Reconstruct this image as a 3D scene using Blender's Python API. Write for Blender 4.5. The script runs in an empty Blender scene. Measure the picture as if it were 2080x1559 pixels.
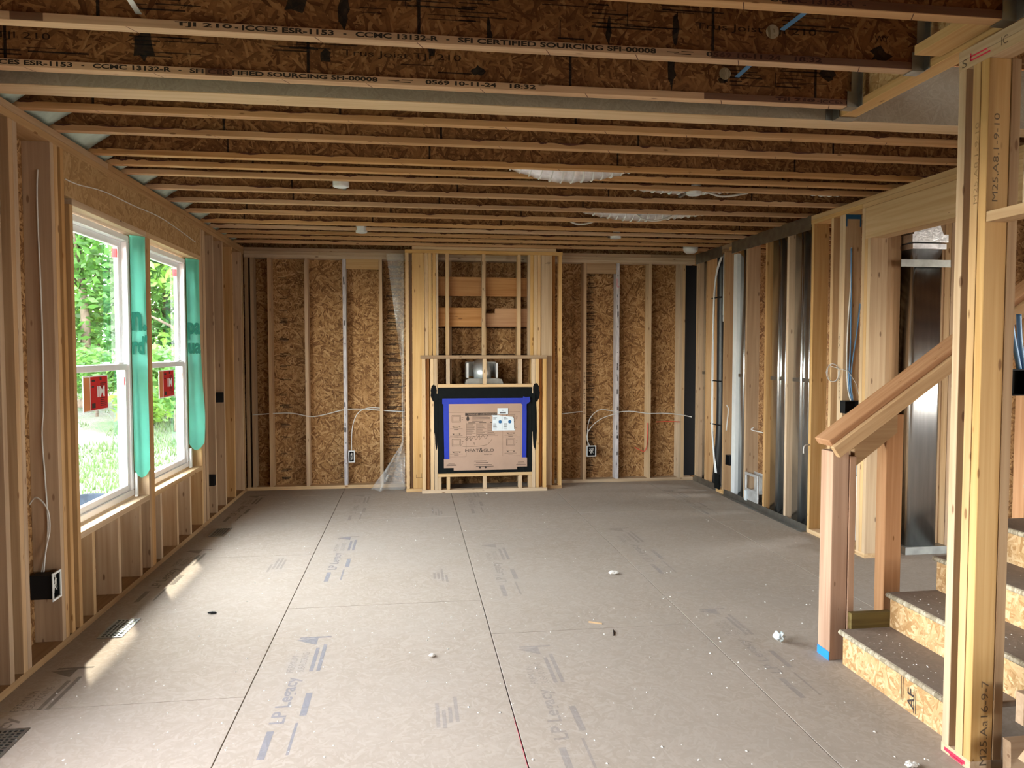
import bpy, bmesh, math, random
from mathutils import Vector, Matrix, noise
random.seed(7)
sc = bpy.context.scene
COL = sc.collection
PI = math.pi

# ------------------------------------------------------------------ camera
cd = bpy.data.cameras.new('camera'); cam = bpy.data.objects.new('camera', cd); COL.objects.link(cam)
cd.sensor_width = 36; cd.lens = 36 * 1510 / 2080; cd.clip_start = .05; cd.clip_end = 300
cam.location = (0, 0, 1.6)
cam.rotation_euler = (math.radians(90 - 2.55), 0, math.radians(-7.74))
sc.camera = cam
# ------------------------------------------------------------------ sky, sun, exposure
SUN_DIR = Vector((.367, -.85, -1)).normalized()
w = bpy.data.worlds.new('world'); sc.world = w; w.use_nodes = True
wn = w.node_tree.nodes; wl = w.node_tree.links
bg = wn['Background']
sky = wn.new('ShaderNodeTexSky'); sky.sky_type = 'NISHITA'; sky.sun_disc = False
sky.sun_elevation = math.asin(-SUN_DIR.z)
sky.sun_rotation = math.atan2(-SUN_DIR.x, -SUN_DIR.y)
sky.air_density = 1.5; sky.dust_density = .6; sky.ozone_density = 1.0
hs = wn.new('ShaderNodeHueSaturation'); hs.inputs['Saturation'].default_value = .30
wl.new(sky.outputs[0], hs.inputs['Color']); wl.new(hs.outputs[0], bg.inputs['Color'])
bg.inputs['Strength'].default_value = 1.25
sd = bpy.data.lights.new('sun', 'SUN'); sd.energy = 2.2; sd.angle = math.radians(1.2); sd.color = (1, .93, .8)
so = bpy.data.objects.new('sun', sd); COL.objects.link(so)
so.rotation_euler = SUN_DIR.to_track_quat('-Z', 'Y').to_euler(); so.location = (-6, 9, 12)
vs = sc.view_settings
vs.view_transform = 'Standard'; vs.look = 'None'; vs.gamma = 1; vs.use_curve_mapping = False
vs.exposure = 2.58
sc.cycles.diffuse_bounces = 5; sc.cycles.max_bounces = 10; sc.cycles.transparent_max_bounces = 16

# ------------------------------------------------------------------ measures
H = 2.77; XL = -1.866; XR = 3.458; D = 8.78; T = .038; W6 = .14; W4 = .089

# ------------------------------------------------------------------ materials
def mat(name):
    m = bpy.data.materials.new(name); m.use_nodes = True
    nt = m.node_tree; b = nt.nodes['Principled BSDF']
    return m, nt, b
def N(nt, t, **k):
    n = nt.nodes.new(t)
    for a, v in k.items(): setattr(n, a, v)
    return n
def math_(nt, op, a, b=None, c=None, clamp=False):
    n = nt.nodes.new('ShaderNodeMath'); n.operation = op; n.use_clamp = clamp
    for i, v in enumerate((a, b, c)):
        if v is None: continue
        if isinstance(v, (int, float)): n.inputs[i].default_value = v
        else: nt.links.new(v, n.inputs[i])
    return n.outputs[0]
def ramp(nt, fac, stops, interp='LINEAR'):
    r = nt.nodes.new('ShaderNodeValToRGB'); r.color_ramp.interpolation = interp
    e = r.color_ramp.elements
    while len(e) < len(stops): e.new(.5)
    for i, (p, c) in enumerate(stops):
        e[i].position = p; e[i].color = (*c, 1)
    nt.links.new(fac, r.inputs[0]); return r.outputs[0]
def mixc(nt, f, a, b, blend='MIX'):
    n = nt.nodes.new('ShaderNodeMix'); n.data_type = 'RGBA'; n.blend_type = blend
    for i, v in ((0, f), (6, a), (7, b)):
        if isinstance(v, (int, float)): n.inputs[i].default_value = v
        elif isinstance(v, tuple): n.inputs[i].default_value = (*v, 1)
        else: nt.links.new(v, n.inputs[i])
    return n.outputs[2]
def objcoord(nt):
    tc = N(nt, 'ShaderNodeTexCoord'); oi = N(nt, 'ShaderNodeObjectInfo')
    r = math_(nt, 'MULTIPLY', oi.outputs['Random'], 37.0)
    v = N(nt, 'ShaderNodeVectorMath', operation='ADD')
    nt.links.new(tc.outputs['Object'], v.inputs[0])
    cx = N(nt, 'ShaderNodeCombineXYZ'); nt.links.new(r, cx.inputs[0]); nt.links.new(r, cx.inputs[1])
    nt.links.new(cx.outputs[0], v.inputs[1])
    return v.outputs[0], oi.outputs['Random']
def mapping(nt, v, scale=(1, 1, 1), rot=0, loc=(0, 0, 0)):
    m = N(nt, 'ShaderNodeMapping'); nt.links.new(v, m.inputs['Vector'])
    m.inputs['Scale'].default_value = scale; m.inputs['Rotation'].default_value = (0, 0, rot); m.inputs['Location'].default_value = loc
    return m.outputs[0]
def bump(nt, b, h, strength=.3, dist=.002):
    n = N(nt, 'ShaderNodeBump'); n.inputs['Strength'].default_value = strength; n.inputs['Distance'].default_value = dist
    nt.links.new(h, n.inputs['Height']); nt.links.new(n.outputs[0], b.inputs['Normal'])
def pine(name, light, dark, knot=(.16, .07, .025), var=.25, knots=.105):
    light = tuple(x * k for x, k in zip(light, (.84, .765, .71))); dark = tuple(x * k for x, k in zip(dark, (.79, .70, .64)))
    m, nt, b = mat(name)
    v, rnd = objcoord(nt)
    n1 = N(nt, 'ShaderNodeTexNoise'); n1.inputs['Scale'].default_value = 1; n1.inputs['Detail'].default_value = 4; n1.inputs['Distortion'].default_value = .6
    nt.links.new(mapping(nt, v, (1.3, 42, 42)), n1.inputs['Vector'])
    n2 = N(nt, 'ShaderNodeTexNoise'); n2.inputs['Scale'].default_value = 1; n2.inputs['Detail'].default_value = 3
    nt.links.new(mapping(nt, v, (.9, 7, 7)), n2.inputs['Vector'])
    g = math_(nt, 'ADD', math_(nt, 'MULTIPLY', n1.outputs[0], .6), math_(nt, 'MULTIPLY', n2.outputs[0], .4))
    c = ramp(nt, g, [(.36, dark), (.62, light)])
    vo = N(nt, 'ShaderNodeTexVoronoi'); vo.inputs['Scale'].default_value = 1
    nt.links.new(mapping(nt, v, (5.0, 15, 15)), vo.inputs['Vector'])
    k = ramp(nt, vo.outputs['Distance'], [(knots * .75, (1, 1, 1)), (knots * 1.25, (0, 0, 0))])
    c = mixc(nt, math_(nt, 'MULTIPLY', k, .8), c, knot)
    h = N(nt, 'ShaderNodeHueSaturation'); nt.links.new(c, h.inputs['Color'])
    nt.links.new(math_(nt, 'MULTIPLY_ADD', rnd, var, 1 - var * .55), h.inputs['Value'])
    r2 = math_(nt, 'FRACT', math_(nt, 'MULTIPLY', rnd, 7.31))
    nt.links.new(math_(nt, 'MULTIPLY_ADD', r2, .3, .82), h.inputs['Saturation'])
    nt.links.new(h.outputs[0], b.inputs['Base Color'])
    b.inputs['Roughness'].default_value = .72; b.inputs['Specular IOR Level'].default_value = .25
    bump(nt, b, g, .25, .002)
    return m
def osb(name, stops, flake=(.09, .014), rough=.8, dirt=None, spec=.2, bumpy=.35):
    m, nt, b = mat(name)
    v, rnd = objcoord(nt)
    nz = N(nt, 'ShaderNodeTexNoise'); nz.inputs['Scale'].default_value = 14; nz.inputs['Detail'].default_value = 2
    nt.links.new(v, nz.inputs['Vector'])
    dv = N(nt, 'ShaderNodeVectorMath', operation='MULTIPLY_ADD')
    nt.links.new(nz.outputs['Color'], dv.inputs[0]); dv.inputs[1].default_value = (.02, .02, 0); nt.links.new(v, dv.inputs[2])
    tone = best = None
    for i, ang in enumerate((.15, .75, 1.35, 2.0, 2.6)):
        vo = N(nt, 'ShaderNodeTexVoronoi'); vo.voronoi_dimensions = '2D'; vo.inputs['Scale'].default_value = 1
        s = 1 + .25 * ((i * 3) % 5 - 2) / 2
        nt.links.new(mapping(nt, mapping(nt, dv.outputs[0], rot=ang, loc=(i * 3.7, i * 1.9, 0)), (1 / (flake[0] * s), 1 / (flake[1] * s), 1)), vo.inputs['Vector'])
        sp = N(nt, 'ShaderNodeSeparateColor'); nt.links.new(vo.outputs['Color'], sp.inputs[0])
        # each flake is shaded a little across its width
        t = math_(nt, 'SUBTRACT', sp.outputs[0], math_(nt, 'MULTIPLY', vo.outputs['Distance'], .25))
        p = sp.outputs[1]
        if tone is None: tone, best = t, p
        else:
            sel = math_(nt, 'GREATER_THAN', p, best)
            mx = N(nt, 'ShaderNodeMix'); mx.data_type = 'FLOAT'
            nt.links.new(sel, mx.inputs[0]); nt.links.new(tone, mx.inputs[2]); nt.links.new(t, mx.inputs[3])
            tone = mx.outputs[0]; best = math_(nt, 'MAXIMUM', p, best)
    fine = N(nt, 'ShaderNodeTexNoise'); fine.inputs['Scale'].default_value = 70; fine.inputs['Detail'].default_value = 6; fine.inputs['Roughness'].default_value = .7
    nt.links.new(v, fine.inputs['Vector'])
    tone2 = math_(nt, 'ADD', math_(nt, 'MULTIPLY', tone, .72), math_(nt, 'MULTIPLY', fine.outputs[0], .34))
    c = ramp(nt, tone2, stops)
    if dirt:
        dcol, amount, ds = dirt
        n3 = N(nt, 'ShaderNodeTexNoise'); n3.inputs['Scale'].default_value = ds; n3.inputs['Detail'].default_value = 5; n3.inputs['Roughness'].default_value = .65
        tc = N(nt, 'ShaderNodeTexCoord'); gm = N(nt, 'ShaderNodeNewGeometry'); nt.links.new(gm.outputs['Position'], n3.inputs['Vector'])
        f = ramp(nt, n3.outputs[0], [(.3, (amount * .75,) * 3), (.7, (min(1, amount * 1.15),) * 3)])
        c = mixc(nt, f, c, dcol)
    nt.links.new(c, b.inputs['Base Color'])
    b.inputs['Roughness'].default_value = rough; b.inputs['Specular IOR Level'].default_value = spec
    bump(nt, b, tone2, bumpy, .0015)
    return m
def plain(name, col, rough=.5, metal=0, spec=.5, noise_amt=0, ns=20, nstretch=(1, 1, 1), bmp=0):
    m, nt, b = mat(name)
    b.inputs['Roughness'].default_value = rough; b.inputs['Metallic'].default_value = metal; b.inputs['Specular IOR Level'].default_value = spec
    tc = N(nt, 'ShaderNodeTexCoord')
    n = N(nt, 'ShaderNodeTexNoise'); n.inputs['Scale'].default_value = ns; n.inputs['Detail'].default_value = 4
    nt.links.new(mapping(nt, tc.outputs['Object'], nstretch), n.inputs['Vector'])
    a = max(noise_amt, .03)
    c = ramp(nt, n.outputs[0], [(.3, tuple(x * (1 - a) for x in col)), (.7, tuple(min(1, x * (1 + a)) for x in col))])
    nt.links.new(c, b.inputs['Base Color'])
    if bmp: bump(nt, b, n.outputs[0], bmp, .004)
    return m

M = {}
M['pine'] = pine('pine', (.62, .44, .25), (.48, .31, .16))
M['pine_pale'] = pine('pine_pale', (.68, .53, .35), (.55, .40, .23), var=.2)
M['pine_yellow'] = pine('pine_yellow', (.70, .51, .28), (.59, .40, .19), var=.15)
M['pine_dull'] = pine('pine_dull', (.48, .34, .20), (.37, .24, .13))
M['fir'] = pine('fir', (.53, .33, .205), (.42, .24, .135), var=.12, knots=.07)
M['pine_gold'] = pine('pine_gold', (.74, .53, .28), (.63, .42, .19), var=.14)
M['treated'] = pine('treated', (.25, .20, .07), (.15, .11, .035), knot=(.04, .03, .01))
M['flange'] = pine('flange', (.64, .42, .23), (.50, .30, .145), var=.18, knots=.08)
M['backing'] = pine('backing', (.54, .31, .14), (.41, .21, .085), knots=.12)
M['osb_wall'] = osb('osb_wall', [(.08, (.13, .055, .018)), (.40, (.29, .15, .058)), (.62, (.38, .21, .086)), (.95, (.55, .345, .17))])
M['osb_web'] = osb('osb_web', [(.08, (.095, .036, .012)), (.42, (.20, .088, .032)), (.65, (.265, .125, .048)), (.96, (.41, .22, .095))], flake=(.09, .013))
M['osb_light'] = osb('osb_light', [(.15, (.36, .20, .08)), (.5, (.50, .31, .145)), (.85, (.62, .44, .25))], flake=(.07, .014))
M['osb_floor'] = osb('osb_floor', [(.2, (.26, .195, .135)), (.5, (.325, .25, .185)), (.85, (.41, .33, .255))], flake=(.06, .012), rough=.8,
                     dirt=((.37, .312, .26), .70, 1.1), spec=.15, bumpy=.12)
M['tread'] = osb('tread', [(.2, (.16, .11, .075)), (.5, (.22, .155, .11)), (.85, (.3, .23, .17))], flake=(.06, .012), dirt=((.23, .175, .135), .8, 2.0), bumpy=.15)
M['nosing'] = osb('nosing', [(.2, (.25, .2, .13)), (.5, (.40, .33, .23)), (.85, (.5, .43, .32))], flake=(.04, .008))
M['lsl'] = osb('lsl', [(.1, (.265, .22, .165)), (.5, (.30, .25, .19)), (.95, (.335, .285, .22))], flake=(.16, .008))
M['lsl_tan'] = osb('lsl_tan', [(.1, (.28, .16, .065)), (.45, (.37, .225, .10)), (.9, (.45, .29, .145))], flake=(.20, .018))
M['lvl'] = pine('lvl', (.72, .56, .36), (.62, .46, .26), var=.1, knots=.03)
M['galv'] = plain('galvanised', (.72, .74, .75), .40, .72, noise_amt=.16, ns=9, bmp=.05)
M['galv_duct'] = plain('galvanised_duct', (.66, .68, .69), .24, 1, noise_amt=.10, ns=6, nstretch=(6, 6, .4), bmp=.03)
M['galv_dull'] = plain('galvanised_dull', (.33, .33, .31), .42, 1, noise_amt=.2, ns=12)
M['foil'] = plain('foil', (.80, .80, .82), .33, .9, noise_amt=.12, ns=34, bmp=.6)
M['vinyl'] = plain('white_vinyl', (.82, .83, .84), .35)
M['pvc'] = plain('white_pvc', (.64, .65, .65), .3)
M['black_pipe'] = plain('black_abs', (.012, .013, .015), .4)
M['black'] = plain('black_plastic', (.006, .006, .007), .6, spec=.25)
M['black_metal'] = plain('black_metal', (.005, .006, .006), .8, spec=.12, noise_amt=.2)
M['soot'] = plain('black_spray', (.007, .007, .007), .95, spec=.1)
M['cardboard'] = plain('cardboard', (.38, .245, .175), .8, noise_amt=.05, ns=6)
M['ink'] = plain('black_ink', (.035, .022, .016), .8)
M['print'] = plain('print_black', (.02, .012, .006), .85)
M['stain'] = plain('glue_stain', (.085, .022, .008), .75, noise_amt=.4, ns=30)
M['blue_tape'] = plain('blue_tape', (.004, .022, .32), .45, noise_amt=.1, bmp=.3)
M['light_blue_tape'] = plain('light_blue_tape', (.01, .22, .78), .55)
M['paper'] = plain('white_paper', (.60, .64, .67), .6)
M['dot_blue'] = plain('blue_print', (.01, .10, .25), .6)
M['red'] = plain('red_sticker', (.78, .035, .035), .45)
M['red_paint'] = plain('red_marker', (.62, .02, .06), .6)
M['orange'] = plain('orange_sticker', (.85, .42, .22), .5)
M['white_ink'] = plain('white_print', (.9, .9, .9), .5)
M['cable'] = plain('white_cable', (.58, .56, .53), .45)
M['blue_cable'] = plain('blue_cable', (.09, .22, .42), .4)
M['red_cable'] = plain('red_cable', (.55, .07, .035), .5)
M['foam'] = plain('insulation', (.46, .55, .48), .7, noise_amt=.15, ns=16, bmp=.6)
M['tag_white'] = plain('painted_stud', (.50, .46, .47), .6, noise_amt=.25, ns=10, nstretch=(1, 8, 8))
M['plaster'] = plain('plaster_crumb', (.66, .62, .56), .8)
M['wad'] = plain('paper_wad', (.68, .76, .76), .7)
M['bark'] = plain('bark', (.10, .07, .05), .9, noise_amt=.4, ns=8)
M['fence'] = plain('silt_fence_fabric', (.015, .02, .028), .85, spec=.1, noise_amt=.4, ns=6)
M['blocker'] = plain('blocker_white', (.75, .75, .73), .6)  # for the added, unseen panels that block light
M['wrap_ink'] = plain('wrap_print', (.0, .13, .085), .6)

def transl(name, col, tcol, f=.5, rough=.5, ns=6):
    m, nt, b = mat(name)
    out = nt.nodes['Material Output']
    tc = N(nt, 'ShaderNodeTexCoord'); n = N(nt, 'ShaderNodeTexNoise'); n.inputs['Scale'].default_value = ns; n.inputs['Detail'].default_value = 3
    nt.links.new(tc.outputs['Object'], n.inputs['Vector'])
    c = ramp(nt, n.outputs[0], [(.3, tuple(x * .75 for x in col)), (.7, col)])
    nt.links.new(c, b.inputs['Base Color']); b.inputs['Roughness'].default_value = rough
    t = N(nt, 'ShaderNodeBsdfTranslucent'); t.inputs[0].default_value = (*tcol, 1)
    mx = N(nt, 'ShaderNodeMixShader'); mx.inputs[0].default_value = f
    nt.links.new(b.outputs[0], mx.inputs[1]); nt.links.new(t.outputs[0], mx.inputs[2]); nt.links.new(mx.outputs[0], out.inputs[0])
    return m
M['wrap'] = transl('teal_house_wrap', (.20, .76, .60), (.22, .88, .68), .5, .35, 5)
def leafmat(name, a, b_):
    m = transl(name, a, b_, .5, .5, 3)
    nt = m.node_tree; bs = nt.nodes['Principled BSDF']
    g = N(nt, 'ShaderNodeNewGeometry')
    c = ramp(nt, g.outputs['Random Per Island'], [(0, tuple(x * .45 for x in a)), (.6, a), (1, tuple(min(1, x * 1.7) for x in a))])
    nt.links.new(c, bs.inputs['Base Color'])
    return m
M['red'] = transl('red_sticker_film', (.80, .04, .045), (.85, .05, .05), .5, .45, 4); M['orange'] = transl('orange_sticker_film', (.88, .45, .22), (.9, .45, .2), .5, .45, 9)
M['leaf'] = leafmat('leaf_green', (.065, .15, .035), (.13, .29, .05))
M['leaf_dark'] = leafmat('leaf_dark_green', (.055, .135, .04), (.09, .24, .05))
M['leaf_lime'] = leafmat('leaf_lime', (.12, .22, .04), (.21, .38, .055))
M['grass'] = leafmat('grass_blades', (.055, .095, .028), (.065, .11, .028))
def film(name, col, tr, rough=.15, gl=.3):
    m, nt, b = mat(name)
    out = nt.nodes['Material Output']
    b.inputs['Base Color'].default_value = (*col, 1); b.inputs['Roughness'].default_value = rough
    tc = N(nt, 'ShaderNodeTexCoord'); n = N(nt, 'ShaderNodeTexNoise'); n.inputs['Scale'].default_value = 7; n.inputs['Detail'].default_value = 4
    nt.links.new(tc.outputs['Object'], n.inputs['Vector']); bump(nt, b, n.outputs[0], .6, .02)
    t = N(nt, 'ShaderNodeBsdfTransparent')
    mx = N(nt, 'ShaderNodeMixShader'); mx.inputs[0].default_value = 1 - tr
    nt.links.new(t.outputs[0], mx.inputs[1]); nt.links.new(b.outputs[0], mx.inputs[2]); nt.links.new(mx.outputs[0], out.inputs[0])
    return m
M['film'] = film('clear_plastic_film', (.60, .58, .55), .62)
M['floor_print'] = film('floor_print_blue', (.09, .16, .29), .72, .8)
M['floor_print_faint'] = film('floor_print_grey', (.20, .21, .26), .82, .8)
M['floor_print_dark'] = film('floor_print_dark', (.06, .045, .035), .62, .8)
M['web_print'] = film('web_print_black', (.012, .008, .006), .2, .8)
M['wall_print'] = film('sheathing_print_black', (.01, .007, .005), .25, .8)
M['stain_film'] = film('glue_wash', (.10, .025, .01), .35, .7)
M['pencil'] = film('pencil_mark', (.06, .045, .04), .35, .8)
def glassm():
    m, nt, b = mat('window_glass'); out = nt.nodes['Material Output']
    t = N(nt, 'ShaderNodeBsdfTransparent'); t.inputs[0].default_value = (.93, .97, .95, 1)
    g = N(nt, 'ShaderNodeBsdfGlossy'); g.inputs['Roughness'].default_value = .02
    fr = N(nt, 'ShaderNodeFresnel'); fr.inputs[0].default_value = 1.5
    nz = N(nt, 'ShaderNodeTexNoise'); nz.inputs['Scale'].default_value = 2.0
    f = math_(nt, 'MULTIPLY', fr.outputs[0], math_(nt, 'MULTIPLY_ADD', nz.outputs[0], .3, 1.0), clamp=True)
    mx = N(nt, 'ShaderNodeMixShader'); nt.links.new(f, mx.inputs[0])
    nt.links.new(t.outputs[0], mx.inputs[1]); nt.links.new(g.outputs[0], mx.inputs[2]); nt.links.new(mx.outputs[0], out.inputs[0])
    return m
M['glass'] = glassm()
def groundm():
    m, nt, b = mat('bank_ground')
    g = N(nt, 'ShaderNodeNewGeometry')
    n = N(nt, 'ShaderNodeTexNoise'); n.inputs['Scale'].default_value = .55; n.inputs['Detail'].default_value = 6; n.inputs['Roughness'].default_value = .7
    nt.links.new(g.outputs['Position'], n.inputs['Vector'])
    c = ramp(nt, n.outputs[0], [(.36, (.095, .085, .07)), (.47, (.07, .072, .045)), (.56, (.036, .066, .02))])
    nt.links.new(c, b.inputs['Base Color']); b.inputs['Roughness'].default_value = 1.25
    n2 = N(nt, 'ShaderNodeTexNoise'); n2.inputs['Scale'].default_value = 12; nt.links.new(g.outputs['Position'], n2.inputs['Vector'])
    bump(nt, b, n2.outputs[0], .8, .05)
    return m
M['ground'] = groundm()

# ------------------------------------------------------------------ object helpers
WORLD = {}
def place(o, W=None, parent=None):
    COL.objects.link(o)
    W = W or Matrix.Identity(4)
    o.matrix_basis = W
    if parent is not None:
        o.parent = parent
        o.matrix_parent_inverse = WORLD[parent.name].inverted()
    WORLD[o.name] = W
    return o
def tag(o, label=None, cat=None, group=None, kind=None):
    if label: o['label'] = label
    if cat: o['category'] = cat
    if group: o['group'] = group
    if kind: o['kind'] = kind
    return o
def empty(name, loc=(0, 0, 0), label=None, cat=None, group=None, kind=None):
    o = bpy.data.objects.new(name, None); o.empty_display_size = .1
    place(o, Matrix.Translation(loc)); return tag(o, label, cat, group, kind)
MESH = {}
def box_mesh(l, w_, t, m, bev):
    key = (round(l, 4), round(w_, 4), round(t, 4), m, bev)
    if key in MESH: return MESH[key]
    bm = bmesh.new(); bmesh.ops.create_cube(bm, size=1)
    bmesh.ops.scale(bm, vec=(l, w_, t), verts=bm.verts)
    if bev and bev * 2.5 < t: bmesh.ops.bevel(bm, geom=bm.edges[:], offset=bev, segments=1, affect='EDGES')
    me = bpy.data.meshes.new('board'); bm.to_mesh(me); bm.free(); me.materials.append(M[m]); MESH[key] = me
    return me
AX = {(0, 1, 2): None}
def B(name, parent, x0, x1, y0, y1, z0, z1, m='pine', bev=.0015):
    """axis-aligned board; local X runs along its length, local Y its width, local Z its thickness"""
    d = [x1 - x0, y1 - y0, z1 - z0]; o_ = sorted(range(3), key=lambda i: -d[i])
    me = box_mesh(d[o_[0]], d[o_[1]], d[o_[2]], m, bev)
    R = Matrix.Identity(4)
    for r_ in range(3):
        for c in range(3): R[r_][c] = 1.0 if o_[c] == r_ else 0.0
    if R.to_3x3().determinant() < 0:
        for r_ in range(3): R[r_][2] *= -1
    W = Matrix.Translation(((x0 + x1) / 2, (y0 + y1) / 2, (z0 + z1) / 2)) @ R
    return place(bpy.data.objects.new(name, me), W, parent)
def Bd(name, parent, p0, p1, w_, t, m, side, bev=.0015):
    """board from p0 to p1 (centre line); 'side' is the direction of its width"""
    p0 = Vector(p0); p1 = Vector(p1); x = (p1 - p0); L = x.length; x.normalize()
    s = Vector(side); s = (s - x * s.dot(x)).normalized(); z = x.cross(s)
    R = Matrix((x, s, z)).transposed().to_4x4()
    return place(bpy.data.objects.new(name, box_mesh(L, w_, t, m, bev)), Matrix.Translation((p0 + p1) / 2) @ R, parent)
def mesh_obj(name, verts, faces, m, parent=None, smooth=False, W=None):
    me = bpy.data.meshes.new(name); me.from_pydata(verts, [], faces); me.update()
    me.materials.append(M[m] if isinstance(m, str) else m)
    if smooth:
        for p in me.polygons: p.use_smooth = True
    return place(bpy.data.objects.new(name, me), W, parent)
class MB:
    """collects shapes into one mesh"""
    def __init__(s): s.v = []; s.f = []
    def box(s, x0, x1, y0, y1, z0, z1):
        n = len(s.v)
        s.v += [(x, y, z) for x in (x0, x1) for y in (y0, y1) for z in (z0, z1)]
        s.f += [tuple(n + i for i in q) for q in ((0, 1, 3, 2), (4, 6, 7, 5), (0, 4, 5, 1), (2, 3, 7, 6), (0, 2, 6, 4), (1, 5, 7, 3))]
        return s
    def quad(s, *p):
        n = len(s.v); s.v += [tuple(q) for q in p]; s.f.append(tuple(range(n, n + len(p)))); return s
    def prism(s, poly, axis, a, b):
        """extrude a 2D polygon along an axis ('x': poly is y,z; 'y': x,z; 'z': x,y)"""
        n = len(s.v); k = len(poly)
        def P3(p, t): return {'x': (t, p[0], p[1]), 'y': (p[0], t, p[1]), 'z': (p[0], p[1], t)}[axis]
        s.v += [P3(p, a) for p in poly] + [P3(p, b) for p in poly]
        s.f += [(n + i, n + (i + 1) % k, n + k + (i + 1) % k, n + k + i) for i in range(k)]
        s.f += [tuple(n + i for i in reversed(range(k))), tuple(n + k + i for i in range(k))]
        return s
    def tube(s, pts, r, seg=8, closed=False):
        pts = [Vector(p) for p in pts]; n = len(s.v); up = Vector((.13, .31, .94))
        for i, p in enumerate(pts):
            a = pts[max(0, i - 1)]; b = pts[min(len(pts) - 1, i + 1)]
            t = (b - a).normalized(); u = t.cross(up)
            if u.length < .05: u = t.cross(Vector((1, 0, 0)))
            u.normalize(); v = t.cross(u)
            rr = r[i] if isinstance(r, (list, tuple)) else r
            s.v += [tuple(p + u * rr * math.cos(2 * PI * k / seg) + v * rr * math.sin(2 * PI * k / seg)) for k in range(seg)]
        for i in range(len(pts) - 1):
            for k in range(seg):
                a = n + i * seg + k; b = n + i * seg + (k + 1) % seg
                s.f.append((a, b, b + seg, a + seg))
        s.f.append(tuple(n + k for k in reversed(range(seg)))); e = n + (len(pts) - 1) * seg; s.f.append(tuple(e + k for k in range(seg)))
        return s
    def build(s, name, m, parent=None, smooth=False): 
        o = mesh_obj(name, s.v, s.f, m, parent, smooth)
        bm = bmesh.new(); bm.from_mesh(o.data); bmesh.ops.recalc_face_normals(bm, faces=bm.faces); bm.to_mesh(o.data); bm.free()
        if smooth:
            for p in o.data.polygons: p.use_smooth = True
        return o
def spline(pts, n=8):
    pts = [Vector(p) for p in pts]; P_ = [pts[0]] + pts + [pts[-1]]; out = []
    for i in range(1, len(P_) - 2):
        a, b, c, d = P_[i - 1:i + 3]
        for k in range(n):
            t = k / n
            out.append(.5 * ((2 * b) + (c - a) * t + (2 * a - 5 * b + 4 * c - d) * t * t + (3 * b - a - 3 * c + d) * t ** 3))
    out.append(pts[-1]); return out
TXT = {}
def text_mesh(body, m, bold):
    key = (body, m, bold)
    if key in TXT: return TXT[key]
    cu = bpy.data.curves.new('print', 'FONT'); cu.body = body; cu.offset = bold; cu.resolution_u = 3
    ob = bpy.data.objects.new('print', cu)
    me = bpy.data.meshes.new_from_object(ob); bpy.data.objects.remove(ob); bpy.data.curves.remove(cu)
    me.materials.clear(); me.materials.append(M[m])
    xs = [v.co.x for v in me.vertices]; ys = [v.co.y for v in me.vertices]
    TXT[key] = (me, min(xs), max(xs), min(ys), max(ys)); return TXT[key]
def text(body, parent, origin, right, up, width, height, m='ink', name='printed_text', bold=.0, lift=.0012):
    me, x0, x1, y0, y1 = text_mesh(body, m, bold)
    r_ = Vector(right).normalized(); u = Vector(up); u = (u - r_ * u.dot(r_)).normalized(); n = r_.cross(u)
    sx = width / (x1 - x0); sy = height / (y1 - y0)
    W = Matrix((r_ * sx, u * sy, n)).transposed().to_4x4()
    W.translation = Vector(origin) + n * lift - r_ * sx * x0 - u * sy * y0
    return place(bpy.data.objects.new(name, me), W, parent)
def marks(name, parent, origin, right, up, rects, m, lift=.001):
    """flat printed bars: rects are (x, y, w, h) on a face"""
    r_ = Vector(right).normalized(); u = Vector(up).normalized(); n = r_.cross(u); o = Vector(origin) + n * lift
    v = []; f = []
    for (x, y, w_, h) in rects:
        k = len(v)
        v += [tuple(o + r_ * a + u * b) for a, b in ((x, y), (x + w_, y), (x + w_, y + h), (x, y + h))]; f.append((k, k + 1, k + 2, k + 3))
    o_ = mesh_obj(name, v, f, m, parent)
    if len(rects) > 1: o_['kind'] = 'stuff'
    return o_

# ================================================================== FLOOR
floor = empty('floor', (0, 0, 0), 'grey dusty subfloor of large wood panels', 'floor', kind='structure')
FX0, FX1, FY0, FY1 = XL - .16, 8.0, -4.0, D + .16
cols = [(-2.03, -.77, 5.95), (-.77, .44, 4.70), (.44, 1.635, 6.56), (1.635, 2.85, 4.69), (2.85, 4.06, 6.6), (4.06, 5.27, 5.4), (5.27, 6.48, 6.6), (6.48, 8.0, 5.4)]
J = .0024
for i, (a, b, s0) in enumerate(cols):
    ys = [FY0] + [y for y in (s0 + 2.44 * k for k in range(-6, 4)) if FY0 + .05 < y < FY1 - .05] + [FY1]
    for y0, y1 in zip(ys, ys[1:]):
        B('floor_panel', floor, a + J, b - J, y0 + J, y1 - J, -.023, 0, 'osb_floor', .0008)
B('underlay', floor, FX0, FX1, FY0, FY1, -.30, -.024, 'black', 0)
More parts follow.
